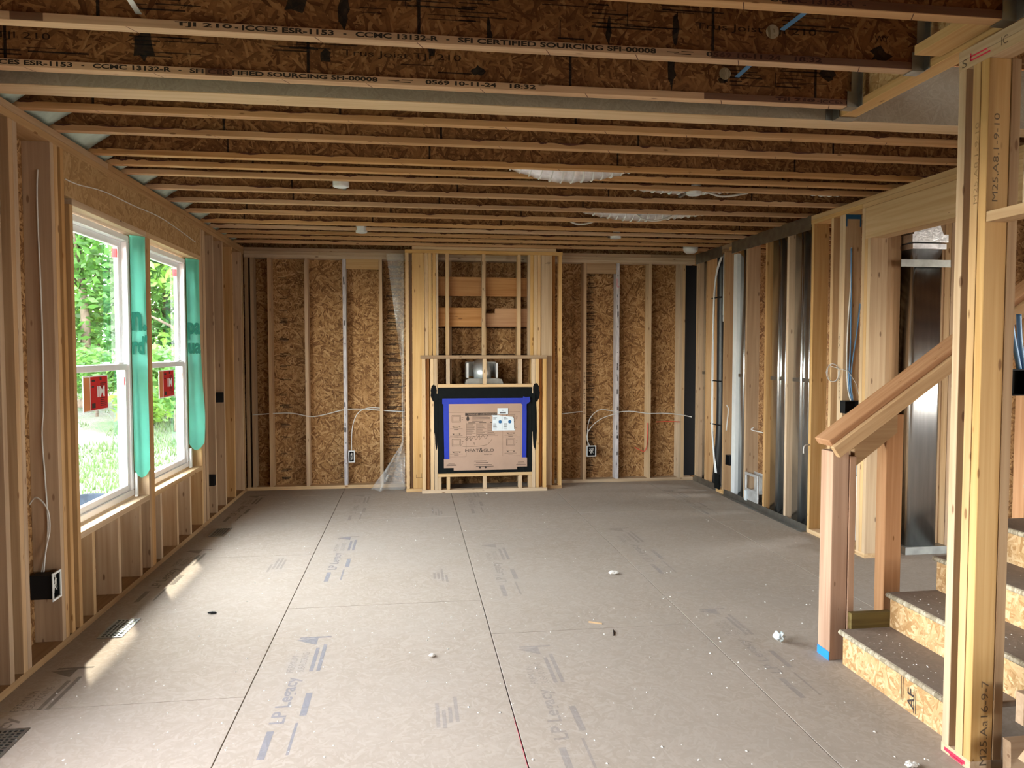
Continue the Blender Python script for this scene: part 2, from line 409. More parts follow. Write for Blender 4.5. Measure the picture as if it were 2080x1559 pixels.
# printing on the panels
def legacy(x, y, s=1.0, m='floor_print'):
    up = (-1, 0, 0); ri = (0, 1, 0); z = .0
    text('LP Legacy', floor, (x + .05 * s, y + .28 * s, z), ri, up, .46 * s, .085 * s, m, bold=.02)
    text('PREMIUM', floor, (x - .01 * s, y + .80 * s, z), ri, up, .20 * s, .035 * s, m)
    text('SUB-FLOORING', floor, (x + .04 * s, y + .80 * s, z), ri, up, .24 * s, .035 * s, m)
    marks('printed_mark', floor, (x, y, z), ri, up, [(.80 * s, -.085 * s, .30 * s, .02 * s), (.80 * s, -.12 * s, .34 * s, .02 * s), (.02 * s, -.09 * s, .26 * s, .012 * s), (.34 * s, -.115 * s, .22 * s, .03 * s), (0, .0, .22 * s, .03 * s), (1.24 * s, -.13 * s, .02 * s, .17 * s)], m)
    v = [(x + .06 * s, y + 1.14 * s, z + .001), (x + .06 * s, y + 1.24 * s, z + .001), (x - .06 * s, y + 1.22 * s, z + .001)]
    mesh_obj('printed_logo', v, [(0, 1, 2)], m, floor)
for (x, y, s, m) in [(-.58, 2.95, 1, 'floor_print'), (-.58, 5.22, 1, 'floor_print'), (-.575, 7.1, 1, 'floor_print_faint'), (.61, 2.66, 1, 'floor_print_faint'), (.62, 4.75, 1.05, 'floor_print_faint'),
                     (1.80, 3.15, .95, 'floor_print_faint'), (1.80, 5.08, 1.1, 'floor_print_faint'), (2.9, 6.9, 1, 'floor_print_faint'), (.62, 7.25, 1, 'floor_print_faint'), (-1.73, 4.95, 1, 'floor_print_dark'), (-1.73, 2.7, 1, 'floor_print_dark'), (-1.73, 7.2, 1, 'floor_print_dark')]:
    legacy(x, y, s, m)
rr = random.Random(5)
for (x, y) in [(-.95, 5.5), (.2, 3.05), (.25, 5.1), (.3, 7.2)]:
    marks('printed_mark', floor, (x, y, 0), (0, 1, 0), (-1, 0, 0), [(rr.uniform(0, .1), .028 * k, rr.uniform(.12, .3), .017) for k in range(4)], 'floor_print_faint')
# red chalk line along one joint
marks('chalk_line', floor, (.437, 2.6, 0), (0, 1, 0), (-1, 0, 0), [(0, 0, .55, .0016)], 'red_paint', .0015)

# ================================================================== LEFT WALL
wl_ = empty('wall_left', (XL, 5, 0), 'open stud wall with two windows and brown sheathing', 'wall', kind='structure')
XS = XL - W6                      # outer face of the studs
# sheathing around the openings: (y0,y1,z0,z1)
W1 = (4.472, 5.60); W2 = (5.718, 6.95); SZ = .57; HZ = 2.41
# between y 1.7 and 3.3 an unseen opening beside the viewpoint is added to let in daylight
for (y0, y1, z0, z1) in [(3.3, 4.472, 0, H), (4.472, 6.90, 0, SZ - .04), (4.472, 6.90, HZ, H), (5.54, 5.74, SZ - .04, HZ), (6.84, 6.90, SZ - .04, HZ), (6.90, D + W6 + .012, 0, H), (1.7, 3.3, 2.35, H), (1.7, 3.3, 0, .75), (-4, 1.7, 0, H), (-4, D + W6 + .012, H, 3.10)]:
    B('sheathing_panel', wl_, XS - .012, XS, y0, y1, z0, z1, 'osb_wall', 0)
def lstud(y, z0=T, z1=H - 2 * T, m='pine', n='stud', d=W6, xo=0):
    return B(n, wl_, XL - d + xo, XL + xo, y, y + T, z0, z1, m)
B('bottom_plate', wl_, XS, XL, 3.3, D - .001, 0, T, 'pine_dull')
B('top_plate', wl_, XS, XL, -4, 5.0, H - T, H, 'pine_dull'); B('top_plate', wl_, XS, XL, 5.003, D, H - T, H, 'pine_dull')
B('top_plate', wl_, XS, XL, -4, D - .002, H - 2 * T, H - T - .001, 'pine_dull')
for y in (1.62, 1.66, 3.302, 3.341, 3.70, 3.822, 3.862): lstud(y, m='pine_dull')
lstud(4.231, m='pine_dull'); lstud(4.272, m='pine')                         # king studs
lstud(4.345, z1=H - 2 * T, m='pine'); lstud(4.432, z0=T, z1=HZ, m='pine', n='jack_stud', xo=.004)
for y in (5.602, 5.641, 5.680): lstud(y, T, HZ, m='pine', n='jack_stud')
for y in (6.952, 6.992): lstud(y, T, HZ, m='pine_yellow' if y < 6.98 else 'pine', n='jack_stud')
for y in (7.032, 7.10, 7.14): lstud(y, m='pine')
for y in (7.437, 7.80, 8.21, 8.62, 8.70): lstud(y, m='pine')
for y in (4.626, 5.016, 5.395): lstud(y, T, SZ - T, m='pine_pale', n='cripple_stud')
for y in (5.83, 6.215, 6.575): lstud(y, T, SZ - T, m='pine_pale', n='cripple_stud')
B('sill_plate', wl_, XS, XL + .002, 4.472, 5.601, SZ - T, SZ, 'pine_pale'); B('sill_plate', wl_, XS, XL + .002, 5.720, 6.951, SZ - T, SZ, 'pine_pale')
B('header', wl_, XS + .04, XL - .002, 1.66, 3.34, 2.35, H - 2 * T, 'lsl_tan')
B('header', wl_, XS + .04, XL - .002, 4.385, 7.03, HZ + T, H - 2 * T, 'lsl_tan')
B('header_plate', wl_, XS, XL + .001, 4.472, 5.65, HZ, HZ + T, 'pine_pale'); B('header_plate', wl_, XS, XL + .001, 5.655, 7.03, HZ, HZ + T, 'pine_pale')
# printed columns on the sheathing between the near studs
rects = []
for k in range(70):
    z = .06 + k * .037
    rects.append((rr.uniform(0, .02), z, rr.uniform(.03, .09), rr.choice((.006, .012, .02))))
marks('printed_mark', wl_, (XS, 4.21, 0), (0, -1, 0), (0, 0, 1), [(a + .0, b, c, d) for a, b, c, d in rects], 'wall_print')
# rim insulation between the joists, at the top of the wall
# -------- windows
def window(name, y0, y1, label):
    z0, z1 = SZ + .012, HZ - .012
    root = empty(name, (XL - .09, (y0 + y1) / 2, z0), label, 'window', kind='structure')
    xi = -1.945; xo = -2.03; fw = .042
    for n, a in (('frame_sill', (y0, y1, z0, z0 + fw)), ('frame_head', (y0, y1, z1 - fw, z1)), ('frame_jamb', (y0, y0 + fw, z0 + fw, z1 - fw)), ('frame_jamb', (y1 - fw, y1, z0 + fw, z1 - fw))):
        B(n, root, xo, xi, a[0], a[1], a[2], a[3], 'vinyl', .004)
    zm = 1.49; sw = .042
    for n, xa, xb, za, zb in (('lower_sash', xi - .04, xi - .012, z0 + fw, zm + .02), ('upper_sash', xi - .072, xi - .044, zm - .022, z1 - fw)):
        s = empty(n, (xa, y0 + fw, za)); s.parent = root; s.matrix_parent_inverse = WORLD[root.name].inverted()
        a, b = y0 + fw, y1 - fw
        B('rail', s, xa, xb, a, b, za, za + sw, 'vinyl', .003); B('rail', s, xa, xb, a, b, zb - sw, zb, 'vinyl', .003)
        B('stile', s, xa, xb, a, a + sw, za + sw, zb - sw, 'vinyl', .003); B('stile', s, xa, xb, b - sw, b, za + sw, zb - sw, 'vinyl', .003)
        xm = (xa + xb) / 2
        mesh_obj('glass_pane', [(xm, a + sw, za + sw), (xm, b - sw, za + sw), (xm, b - sw, zb - sw), (xm, a + sw, zb - sw)], [(0, 1, 2, 3)], 'glass', s)
    for i in range(2):                                           # jamb tracks
        x = xi - .042 - .03 * i
        B('jamb_track', root, x - .004, x + .004, y1 - fw - .008, y1 - fw, z0 + fw, z1 - fw, 'vinyl', 0)
    B('sash_lock', root, xi - .030, xi + .002, y0 + .78 * (y1 - y0), y0 + .86 * (y1 - y0), zm + .02, zm + .034, 'vinyl', .003)
    # red sticker on the lower pane
    gx = xi - .0255
    ys = y1 - .73 if name == 'window_1' else y1 - .66; ye = ys + .37; za, zb = 1.222, 1.445
    MB().box(gx, gx + .002, ys, ye, za, zb).build('sticker_border', 'white_ink', root)
    st = MB().box(gx + .001, gx + .003, ys + .105, ye - .008, za + .008, zb - .008).build('sticker', 'red', root)
    MB().box(gx + .001, gx + .003, ys + .008, ys + .095, za + .008, zb - .008).build('sticker_strip', 'orange', root)
    fx = gx + .003
    text('IM', st, (fx, ys + .20, za + .085), (0, 1, 0), (0, 0, 1), .115, .07, 'white_ink', 'sticker_logo', bold=.03)
    marks('sticker_print', st, (fx, ys, za), (0, 1, 0), (0, 0, 1), [(.12, .185, .05, .012), (.12, .15, .035, .008), (.24, .19, .03, .02), (.12, .02, .05, .03)] + [(.245, .17 - .012 * k, rr.uniform(.05, .1), .004) for k in range(5)] + [(.245, .075 - .012 * k, rr.uniform(.04, .1), .004) for k in range(5)], 'ink')
    MB().box(xi - .071, xi - .043, y1 - .115, y1 - .1, z1 - .16, z1 - .1).build('sash_tag', 'red', root)
    MB().box(xi - .012, xi - .0105, y1 - .115, y1 - .1, zm - .13, zm - .07).build('sash_tag', 'red', root)
    return root
window('window_1', 4.476, 5.535, 'white double-hung window with red sticker, beside the black electrical box stud')
window('window_2', 5.74, 6.838, 'white double-hung window with red sticker, between the two teal wrap flaps')
# -------- teal house wrap on the far jambs, draped from window frame to jamb corner
def flap(ya, yb, z0, z1, bulge, texts, label):
    nu, nv = 10, 44; v = []; f = []
    A = Vector((-1.944, ya, 0)); Bv = Vector((XL + .003, yb, 0)); n = Vector((Bv.y - A.y, A.x - Bv.x, 0)).normalized()
    for j in range(nv + 1):
        t = j / nv
        for i in range(nu + 1):
            s = i / nu
            low = z0 + .06 * (2 * s - 1) ** 2
            z = low + (z1 - low) * t
            b = bulge * math.exp(-((z - 1.05) / .35) ** 2)
            p = A.lerp(Bv, s * (1 + 1.2 * b)) + n * (.004 + .008 * abs(math.sin(s * PI * 1.3 + z * 1.1)) + .006 * noise.noise((s * 2.5, z * 3, ya)) + b * .6 * s)
            v.append((p.x, p.y, z))
    for j in range(nv):
        for i in range(nu): a = j * (nu + 1) + i; f.append((a, a + 1, a + nu + 2, a + nu + 1))
    o = mesh_obj('house_wrap_flap', v, f, 'wrap', None, True); tag(o, label, 'house wrap', 'teal house wrap flaps on window jambs')
    L = (Bv - A).length
    for body, s, z, w_, h in texts:
        p = A.lerp(Bv, s) + n * .016
        text(body, o, (p.x, p.y, z), Bv - A, (0, 0, 1), w_ * L, h, 'wrap_ink', 'wrap_print', bold=.03)
    return o
flap(5.537, 5.600, .70, 2.405, .0, [('n.', .02, 1.74, .96, .135), ("rd'", .02, 1.575, .96, .135)], 'teal house wrap flap on jamb post between the two windows')
flap(6.840, 6.950, .72, 2.405, .05, [('pa', .02, 1.70, .94, .15), ('ua', .02, 1.575, .94, .095)], 'bulging teal house wrap flap beyond the second window')
for y0, y1 in ((5.537, 5.56), (6.840, 6.875)): B('jamb_foam', wl_, -1.943, -1.925, y0, y1, SZ, .74, 'vinyl', .002)

# ================================================================== BACK WALL
wb = empty('wall_back', (.8, D, 0), 'open stud wall of brown sheathing around the fireplace', 'wall', kind='structure')
YB = D + W6
for (x0, x1) in [(-2.0, -.77), (-.77, .45), (.45, 1.67), (1.67, 2.89), (2.89, XR + .3)]:
    B('sheathing_panel', wb, x0 + .001, x1 - .001, YB, YB + .012, 0, 3.1, 'osb_wall', 0)
B('leak_blocker', wb, -2.03, XR + .3, YB + .013, YB + .03, -.2, 3.1, 'blocker', 0)  # added unseen layer, stops daylight leaking through the panel joints
B('bottom_plate', wb, XL, -.03, D, YB, 0, T, 'pine_pale'); B('bottom_plate', wb, 1.70, XR, D, YB, 0, T, 'pine_pale')
B('top_plate', wb, XL, 2.9, D - .001, YB, H - T, H, 'pine_dull'); B('top_plate', wb, 2.903, XR, D - .001, YB, H - T, H, 'pine_dull')
B('top_plate', wb, XL, XR, D, YB, H - 2 * T, H - T - .001, 'pine_pale')
B('top_plate', wb, XL, XR, D, YB, H - 3 * T, H - 2 * T - .001, 'pine_pale')
for x, m in [(-1.862, 'pine_dull'), (-1.80, 'pine_dull'), (-1.611, 'pine'), (-1.204, 'pine'), (-.775, 'tag_white'), (-.363, 'pine_pale'), (2.062, 'pine'), (2.470, 'tag_white'), (2.873, 'pine_pale'), (3.262, 'pine_pale'), (3.30, 'pine_pale'), (.02, 'pine_dull'), (.44, 'pine_dull'), (.85, 'pine_dull'), (1.25, 'pine_dull'), (1.65, 'pine_dull')]:
    B('stud', wb, x, x + T, D, YB, T, H - 3 * T, m)
B('blocking', wb, -.735, -.365, D + .002, D + T, 2.54, 2.656, 'pine_yellow')
B('blocking', wb, 2.102, 2.468, D + .002, D + T, 2.53, 2.656, 'pine_dull')
B('dark_gap_sheet', wb, 3.342, XR + .1, YB - .012, YB - .001, T, H - 3 * T, 'black', 0)  # black sheet paints in the darkness of the open corner gap
# printed columns on the sheathing
def column(x, w_, step, seed, z0=.1, z1=2.6):
    q = random.Random(seed); r_ = []; z = z0
    while z < z1:
        n_ = q.choice((2, 3, 4))
        for k in range(n_):
            r_.append((q.uniform(0, w_ * .25), z, w_ * q.uniform(.45, .75), q.choice((.004, .007, .012)))); z += .016
        z += step * q.uniform(.5, 1.4)
    marks('printed_mark', wb, (x, YB, 0), (1, 0, 0), (0, 0, 1), r_, 'wall_print')
column(-1.52, .16, .12, 3); column(-.30, .24, .02, 4); column(2.12, .14, .015, 9); column(-.83, .05, .3, 6, .1, .5)
# overlapping ink grid behind the chase
marks('printed_mark', wb, (.1, YB, 0), (1, 0, 0), (0, 0, 1), [(0, z, 1.5, .012) for z in (1.55, 1.87)] + [(.38, 1.55, .01, .6), (.75, 1.55, .012, .8), (.35, 2.45, .008, .2)], 'wall_print')
# lettering on the painted studs
text('H.F. LIV RM', wb, (2.066, D, 1.34), (0, 0, -1), (1, 0, 0), .5, .022, 'pencil', lift=.0015)
for x, sd_ in ((2.470, 2), (-.775, 5)):
    q = random.Random(sd_)
    marks('stud_print', wb, (x, D, 0), (1, 0, 0), (0, 0, 1), [(.004 + q.uniform(0, .01), q.uniform(.15, 2.5), q.uniform(.004, .02), q.uniform(.004, .06)) for k in range(22)], 'pencil')
MB().box(2.474, 2.478, D - .004, D - .001, 2.38, 2.47).box(2.474, 2.502, D - .004, D - .001, 2.37, 2.375).build('stud_tag', 'red_paint', wb)

# ================================================================== RIGHT WALL
wr = empty('wall_right', (XR, 7, 0), 'stud wall holding metal ducts and pipes, with a wide header', 'wall', kind='structure')
def rstud(y, z0=T, z1=H - 2 * T, m='pine', n='stud'): return B(n, wr, XR, XR + W6, y, y + T, z0, z1, m)
for y, m in [(5.255, 'pine_yellow'), (5.294, 'pine_yellow'), (5.592, 'pine_pale'), (5.631, 'pine_pale'), (5.76, 'pine_yellow'), (6.06, 'pine_yellow'), (6.482, 'pine_pale'), (6.905, 'pine'), (7.335, 'pine'), (7.885, 'pine_dull'), (8.385, 'pine'), (8.62, 'pine'), (8.69, 'pine_pale')]:
    rstud(y, m=m, z1=2.455 if y < 5.3 else H - 2 * T, n='jack_stud' if y < 5.3 else 'stud')
rstud(5.333, m='pine_yellow')
B('bottom_plate', wr, XR, XR + W6, 5.255, 6.10, 0, T, 'pine_pale'); B('bottom_plate', wr, XR, XR + W6, 6.10, D, 0, T, 'galv_dull'); B('bottom_plate', wr, XR - .012, XR + W6, 7.87, 8.05, 0, T + .004, 'pine_yellow')
B('top_plate', wr, XR, XR + W6, 3.6, 6.12, H - T, H, 'pine_yellow'); B('top_plate', wr, XR, XR + W6, 6.121, D - .002, H - T, H, 'pine_dull')
B('top_plate', wr, XR, XR + W6, 3.715, 5.371, H - 2 * T, H - T - .001, 'pine_yellow'); B('top_plate', wr, XR, XR + W6, 5.373, 7.80, H - 2 * T, H - T - .001, 'pine_yellow'); B('top_plate', wr, XR, XR + W6, 7.95, D - .002, H - 2 * T, H - T - .001, 'pine_dull')
B('header', wr, XR + .002, XR + W6 - .002, 3.76, 5.332, 2.455, H - 2 * T - .001, 'lvl')
rstud(3.76, z1=2.455, n='jack_stud'); rstud(3.72, n='stud')
# galvanised plates over the top plates and along the floor
for y0, y1 in ((6.11, 7.72), (7.98, 8.75)):
    B('metal_plate', wr, XR - .004, XR - .001, y0, y1, H - .118, H + .006, 'galv_dull', 0)
B('metal_plate', wr, XR - .055, XR, 6.10, 7.84, 0, .006, 'galv_dull', 0); B('metal_plate', wr, XR - .006, XR - .001, 6.10, 7.84, 0, .06, 'galv_dull', 0)
B('metal_plate', wr, XR - .004, XR - .001, 8.10, 8.72, 0, .075, 'galv_dull', 0)
text('V.S.', wr, (XR, 5.64, 1.62), (0, 0, 1), (0, 1, 0), .12, .02, 'pencil', 'stud_print')
text('4-7-2025', wr, (XR, 5.626, 1.20), (0, 0, 1), (0, 1, 0), .24, .02, 'pencil', 'stud_print', lift=.0)
marks('blue_spray', wr, (XR + .003, 5.592, 2.655), (1, 0, 0), (0, 0, 1), [(0, 0, .13, .035), (0, -.06, .012, .06), (.118, -.06, .012, .06)], 'dot_blue', .0015)

# wall duct: rounded stack with folded ribs
def duct_profile(x0, x1, y0, y1, r):
    p = []
    for cx, cy, a0 in ((x0 + r, y0 + r, PI), (x1 - r, y0 + r, 1.5 * PI), (x1 - r, y1 - r, 0), (x0 + r, y1 - r, .5 * PI)):
        for k in range(7): a = a0 + k * PI / 12; p.append((cx + r * math.cos(a), cy + r * math.sin(a)))
    return p
def wall_duct(y0, y1, label, rib, x0=XR + .022):
    root = empty('wall_duct', (XR + .06, (y0 + y1) / 2, .045), label, 'duct', 'metal wall ducts between studs')
    MB().prism(duct_profile(x0 + .012, XR + W6 - .01, y0, y1, .03), 'z', .045, H - .085).build('duct_body', 'galv_duct', root, True)
    for yy, rad in rib: MB().tube([(x0 + .015, yy, .05), (x0 + .015, yy, H - .09)], rad, 16).build('folded_rib', 'galv_duct', root, True)
    for z in (1.32,): MB().box(x0 - .001, x0 + .013, y0 + .03, y1 - .03, z, z + .035).build('joint_band', 'galv_dull', root)
    return root
wall_duct(6.12, 6.455, 'wide metal wall duct beside the brown-edged stud near the stair rail', [(6.285, .026), (6.165, .010)])
wall_duct(6.55, 6.88, 'wide metal wall duct in the bay beside the return air box', [(6.705, .026), (6.585, .010)])
wall_duct(7.41, 7.60, 'narrow metal wall duct between the return air box and the white plastic strip', [(7.455, .022)])
wall_duct(8.44, 8.60, 'narrow metal wall duct in the corner beside the black drain pipe', [(8.47, .018)])
tag(MB().box(XR + .012, XR + .05, 7.61, 7.70, .045, H - .13).build('plastic_channel', 'pvc'), 'flat white plastic channel standing beside narrow wall duct', 'channel')
def pipe(name, m, pts, r, label, cat='pipe'):
    return tag(MB().tube(spline(pts, 6), r, 14).build(name, m, None, True), label, cat)
pipe('drain_pipe', 'black_pipe', [(XR + .075, 8.15, H - .09), (XR + .075, 8.13, 1.5), (XR + .07, 8.12, .7), (XR + .06, 8.20, .045)], .055, 'thick black drain pipe standing in the wall bay')
o = empty('vent_pipe', (XR + .05, 7.975, .09), 'white plastic vent pipe with coupling, clamped beside the black drain pipe', 'pipe')
MB().tube([(XR + .05, 7.975, .09), (XR + .05, 7.975, 2.0)], .024, 14).build('pipe', 'pvc', o, True)
MB().tube([(XR + .05, 7.975, 2.0), (XR + .05, 7.975, 2.1), (XR + .055, 7.985, 2.2), (XR + .055, 7.99, H - .09)], .036, 14).build('wide_pipe', 'pvc', o, True)
MB().tube([(XR + .05, 7.975, 1.93), (XR + .05, 7.975, 2.01)], .034, 14).build('coupling', 'pvc', o, True)
pipe('condensate_tube', 'pvc', [(XR + .02, 8.03, H - .10), (XR + .0, 8.14, 2.45), (XR + .0, 8.20, 2.0), (XR + .0, 8.21, .9), (XR + .0, 8.16, .5), (XR + .0, 8.06, .12)], .012, 'thin white tube strapped in front of black drain pipe', 'tube')
for z, lb in ((2.2, 'highest'), (1.25, 'middle'), (.75, 'lowest')):
    tag(MB().box(XR - .002, XR + .014, 8.00, 8.26, z, z + .012).build('pipe_strap', 'black'), lb + ' of the black straps clamping the thin tube to drain pipe', 'strap', 'black straps on the thin tube')
tag(MB().box(XR - .03, XR - .012, 7.93, 8.05, .04, .21).build('pipe_guard', 'black_metal'), 'black metal guard plate at foot of the white vent pipe', 'guard plate')
# return air box low in the wall
ra = empty('return_air_box', (XR + .03, 7.2, .04), 'open galvanised return air box low in the wall', 'air box')
for n, a in (('frame_edge', (7.04, 7.33, .315, .34)), ('frame_edge', (7.04, 7.33, .15, .175)), ('frame_edge', (7.04, 7.065, .175, .315)), ('frame_edge', (7.305, 7.33, .175, .315)), ('apron', (7.04, 7.33, .04, .15))):
    B(n, ra, XR - .004, XR + .012, a[0], a[1], a[2], a[3], 'galv', .002)
B('box_back', ra, XR + .10, XR + .105, 7.04, 7.33, .04, .34, 'galv', 0); B('box_floor', ra, XR + .012, XR + .10, 7.04, 7.33, .15, .155, 'galv', 0)
B('box_outlet', ra, XR - .016, XR - .004, 7.27, 7.32, .045, .15, 'paper', .003); B('divider', ra, XR + .03, XR + .04, 7.12, 7.135, .17, .32, 'galv', 0)

# ================================================================== HALL WALL seen through the opening
wh = empty('wall_hall', (4.5, 5.45, 0), 'stud wall of the hall behind the tall metal duct', 'wall', kind='structure')
YH = 5.40
B('bottom_plate', wh, XR + W6, 3.82, YH, YH + W6, 0, T, 'pine_pale'); B('bottom_plate', wh, 4.20, 7.9, YH, YH + W6, 0, T, 'pine_pale')
B('top_plate', wh, XR + W6, 7.9, YH, YH + W6, H - T, H, 'pine'); B('top_plate', wh, XR + W6, 7.9, YH, YH + W6, H - 2 * T, H - T - .001, 'pine')
for x in (3.60, 3.693, 4.145, 4.186, 4.245, 4.65, 5.05, 5.46, 5.87, 6.28, 6.69, 7.1): B('stud', wh, x, x + T, YH, YH + W6, T, H - 2 * T, 'pine')
B('stud', wh, 3.735, 3.832, YH + .03, YH + .03 + T, T, H - 2 * T, 'pine')
B('stud', wh, 4.19, 4.24, YH - .002, YH + .1, T, H - 2 * T, 'pine_pale')
for x0, x1 in ((XR + W6, 4.9), (4.9, 6.3), (6.3, 7.9)): B('sheathing_panel', wh, x0, x1 - .003, YH + W6, YH + W6 + .012, 0, H, 'osb_wall', 0)
hd = empty('supply_duct', (4.0, YH - .05, 0), 'tall rectangular metal supply duct standing in the hall', 'duct')
MB().prism(duct_profile(3.86, 4.125, YH - .075, YH + .09, .034), 'z', .06, 2.42).build('duct_body', 'galv_duct', hd, True)
MB().box(3.84, 4.145, YH - .09, YH + .1, 2.44, 2.50).build('collar', 'foil', hd); MB().box(3.85, 4.135, YH - .083, YH + .095, 2.39, 2.43).build('collar', 'foil', hd)
MB().prism([(3.86, 2.5), (4.12, 2.5), (4.07, 2.62), (3.92, 2.62)], 'y', YH - .07, YH + .07).build('boot', 'foil', hd)
MB().box(3.755, 4.175, YH - .082, YH - .076, 2.25, 2.306).build('hanging_strap', 'galv_dull', hd)
MB().box(3.835, 4.19, YH - .10, YH + .10, 0, .06).build('base_flange', 'galv_dull', hd)

# ================================================================== STAIR-SIDE WALL (near, right)
ws = empty('wall_stair', (2.14, 2.0, 0), 'pale stud wall end beside the stairs with written stud numbers', 'wall', kind='structure')
XN = 2.10
def sstud(y, z0=T, z1=2.67, m='pine_pale', x0=XN, n='stud', d=W4): return B(n, ws, x0, x0 + d, y, y + T, z0, z1, m)
sstud(2.618, m='pine_pale'); sstud(2.545, m='pine_yellow'); sstud(2.503, m='pine_yellow')
B('stud', ws, XN + W4 + .002, XN + W4 + .04, 2.50, 2.585, T, 2.67, 'pine_dull')
sstud(2.30, z0=2.112, m='pine_pale', n='cripple_stud'); sstud(1.9, z0=2.112, n='cripple_stud'); sstud(1.5, n='stud'); sstud(1.46, n='stud')
for y in (1.05, .65, .25, -.2, -.6, -1.0, -1.4, -1.8, -2.2, -2.6, -3.0, -3.4): sstud(y)
B('header_block', ws, XN, XN + W4, 1.54, 2.50, 2.074, 2.112, 'pine_yellow')
B('bottom_plate', ws, XN, XN + W4, 2.503, 2.66, 0, T, 'pine_pale'); B('bottom_plate', ws, XN, XN + W4, -4, 1.54, 0, T, 'pine_pale')
B('top_plate', ws, XN, XN + W4, -4, 2.66, 2.67, 2.67 + T, 'pine_pale'); B('top_plate', ws, XN, XN + W4, -4, 2.66, 2.67 + T + .001, 2.67 + 2 * T, 'pine_pale')
text('M25,A8,1-9-10', ws, (XN, 2.543, 2.15), (0, 0, 1), (0, 1, 0), .30, .022, 'pencil', 'stud_print', lift=0)
text('M25,A8,1-9-10', ws, (XN + .05, 2.503, 2.15), (0, 0, 1), (-1, 0, 0), .32, .026, 'pencil', 'stud_print')
text('M25.Aa16-9-7', ws, (XN + .068, 2.503, .02), (0, 0, 1), (-1, 0, 0), .33, .030, 'pencil', 'stud_print')
marks('red_mark', ws, (XN, 2.66, .003), (0, -1, 0), (0, 0, 1), [(.02, .008, .11, .014), (.05, .0, .07, .010)], 'red_paint')
marks('red_mark', ws, (XN, 2.60, 2.69), (0, -1, 0), (0, 0, 1), [(0, .0, .10, .006), (.0, .014, .085, .006), (.0, 0, .006, .03)], 'red_paint')
text('S', ws, (XN, 2.64, 2.678), (0, -1, 0), (0, 0, 1), .025, .03, 'pencil', 'stud_print'); text('IC', ws, (XN, 2.45, 2.69), (0, -1, 0), (0, 0, 1), .03, .03, 'pencil', 'stud_print')

# ================================================================== CEILING
ce = empty('ceiling', (1, 5, H), 'open joist ceiling of wooden I-joists under brown subfloor', 'ceiling', kind='structure')
ZT = H + .302
for (x0, x1, y0, y1) in [(-2.03, 2.13, -4, 3.64), (-2.03, 8.0, 3.64, 6.1), (-2.03, 8.0, 6.1, YB), (5.8, 8.0, -4, 3.64)]:
    n_ = max(1, round((x1 - x0) / 2.44))
    for k in range(n_):
        a = x0 + (x1 - x0) * k / n_; b = x0 + (x1 - x0) * (k + 1) / n_
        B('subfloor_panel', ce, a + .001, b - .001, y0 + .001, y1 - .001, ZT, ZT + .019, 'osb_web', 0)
FW, FH = .052, .032
def joist(y, x0, x1, m='flange', stains=True, seed=0, name='joist'):
    j = empty(name, ((x0 + x1) / 2, y, H)); j.parent = ce; j.matrix_parent_inverse = WORLD[ce.name].inverted()
    B('bottom_flange', j, x0, x1, y - FW / 2, y + FW / 2, H, H + FH, m, .0015)
    B('top_flange', j, x0, x1, y - FW / 2, y + FW / 2, ZT - FH, ZT - .0005, m, 0)
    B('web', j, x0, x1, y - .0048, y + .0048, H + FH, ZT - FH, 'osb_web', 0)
    q = random.Random(seed + 11); yf = y - FW / 2
    if stains:                                             # dark glue along the flange and web joints
        me = MB(); x = x0 + .1
        while x < x1 - .3:
            L = q.uniform(.03, .22); hh = q.uniform(.004, .015); n_ = 8; top = H + FH
            pts = [(x + L * k / n_, top - hh * math.sin(PI * k / n_) * q.uniform(.5, 1)) for k in range(n_ + 1)]
            me.quad(*([(a, yf - .0008, b) for a, b in pts] + [(x + L, yf - .0008, top), (x, yf - .0008, top)]))
            x += L + q.choice((.02, .1, .3, .5))
        me.build('glue_stain', 'stain', j)['kind'] = 'stuff'
    me = MB(); x = x0 + q.uniform(.3, 1.2)
    while x < x1:                                          # butt joints of the web
        me.box(x, x + .012, y - .0052, y - .0047, H + FH, ZT - FH); x += q.uniform(1.15, 1.25)
    me.build('web_joint', 'web_print', j)['kind'] = 'stuff'
    me = MB(); x = x0 + q.uniform(.1, .5)
    while x < x1:                                          # finger joints under the flange
        me.quad((x, y - FW / 2, H - .0004), (x + .004, y - FW / 2, H - .0004), (x + .03, y + FW / 2, H - .0004), (x + .026, y + FW / 2, H - .0004)); x += q.uniform(.35, .7)
    me.build('finger_joint', 'stain', j)['kind'] = 'stuff'
    return j
XE = 7.9
JN = [2.45, 2.928, 3.392]
near_j = [joist(y, XL - .13, 2.118, 'flange', False, 30 + i) for i, y in enumerate(JN)]
for y in (.1, .57, 1.04, 1.51, 1.98, -.37, -.84, -1.31, -1.78, -2.25, -2.72, -3.2, -3.7): joist(y, XL - .13, 2.118, 'flange', False, int(y * 10))
FAR = [3.943, 4.314, 4.78, 5.035, 5.28, 5.73, 6.19, 6.653, 7.14, 7.43, 7.745, 8.055, 8.42]
for i, y in enumerate(FAR): joist(y, XL - .13, XE, 'flange', True, i)
# flush triple beam
for k, (a, b) in enumerate(((3.575, 3.619), (3.620, 3.664), (3.665, 3.709))):
    B('beam_ply', ce, XL - .13, XE, a, b, H, ZT - .001, 'lsl' if k == 0 else 'lvl', .001)
B('beam_sole', ce, XL - .13, XE, 3.5755, 3.7085, H - .0045, H - .0005, 'lvl', 0)
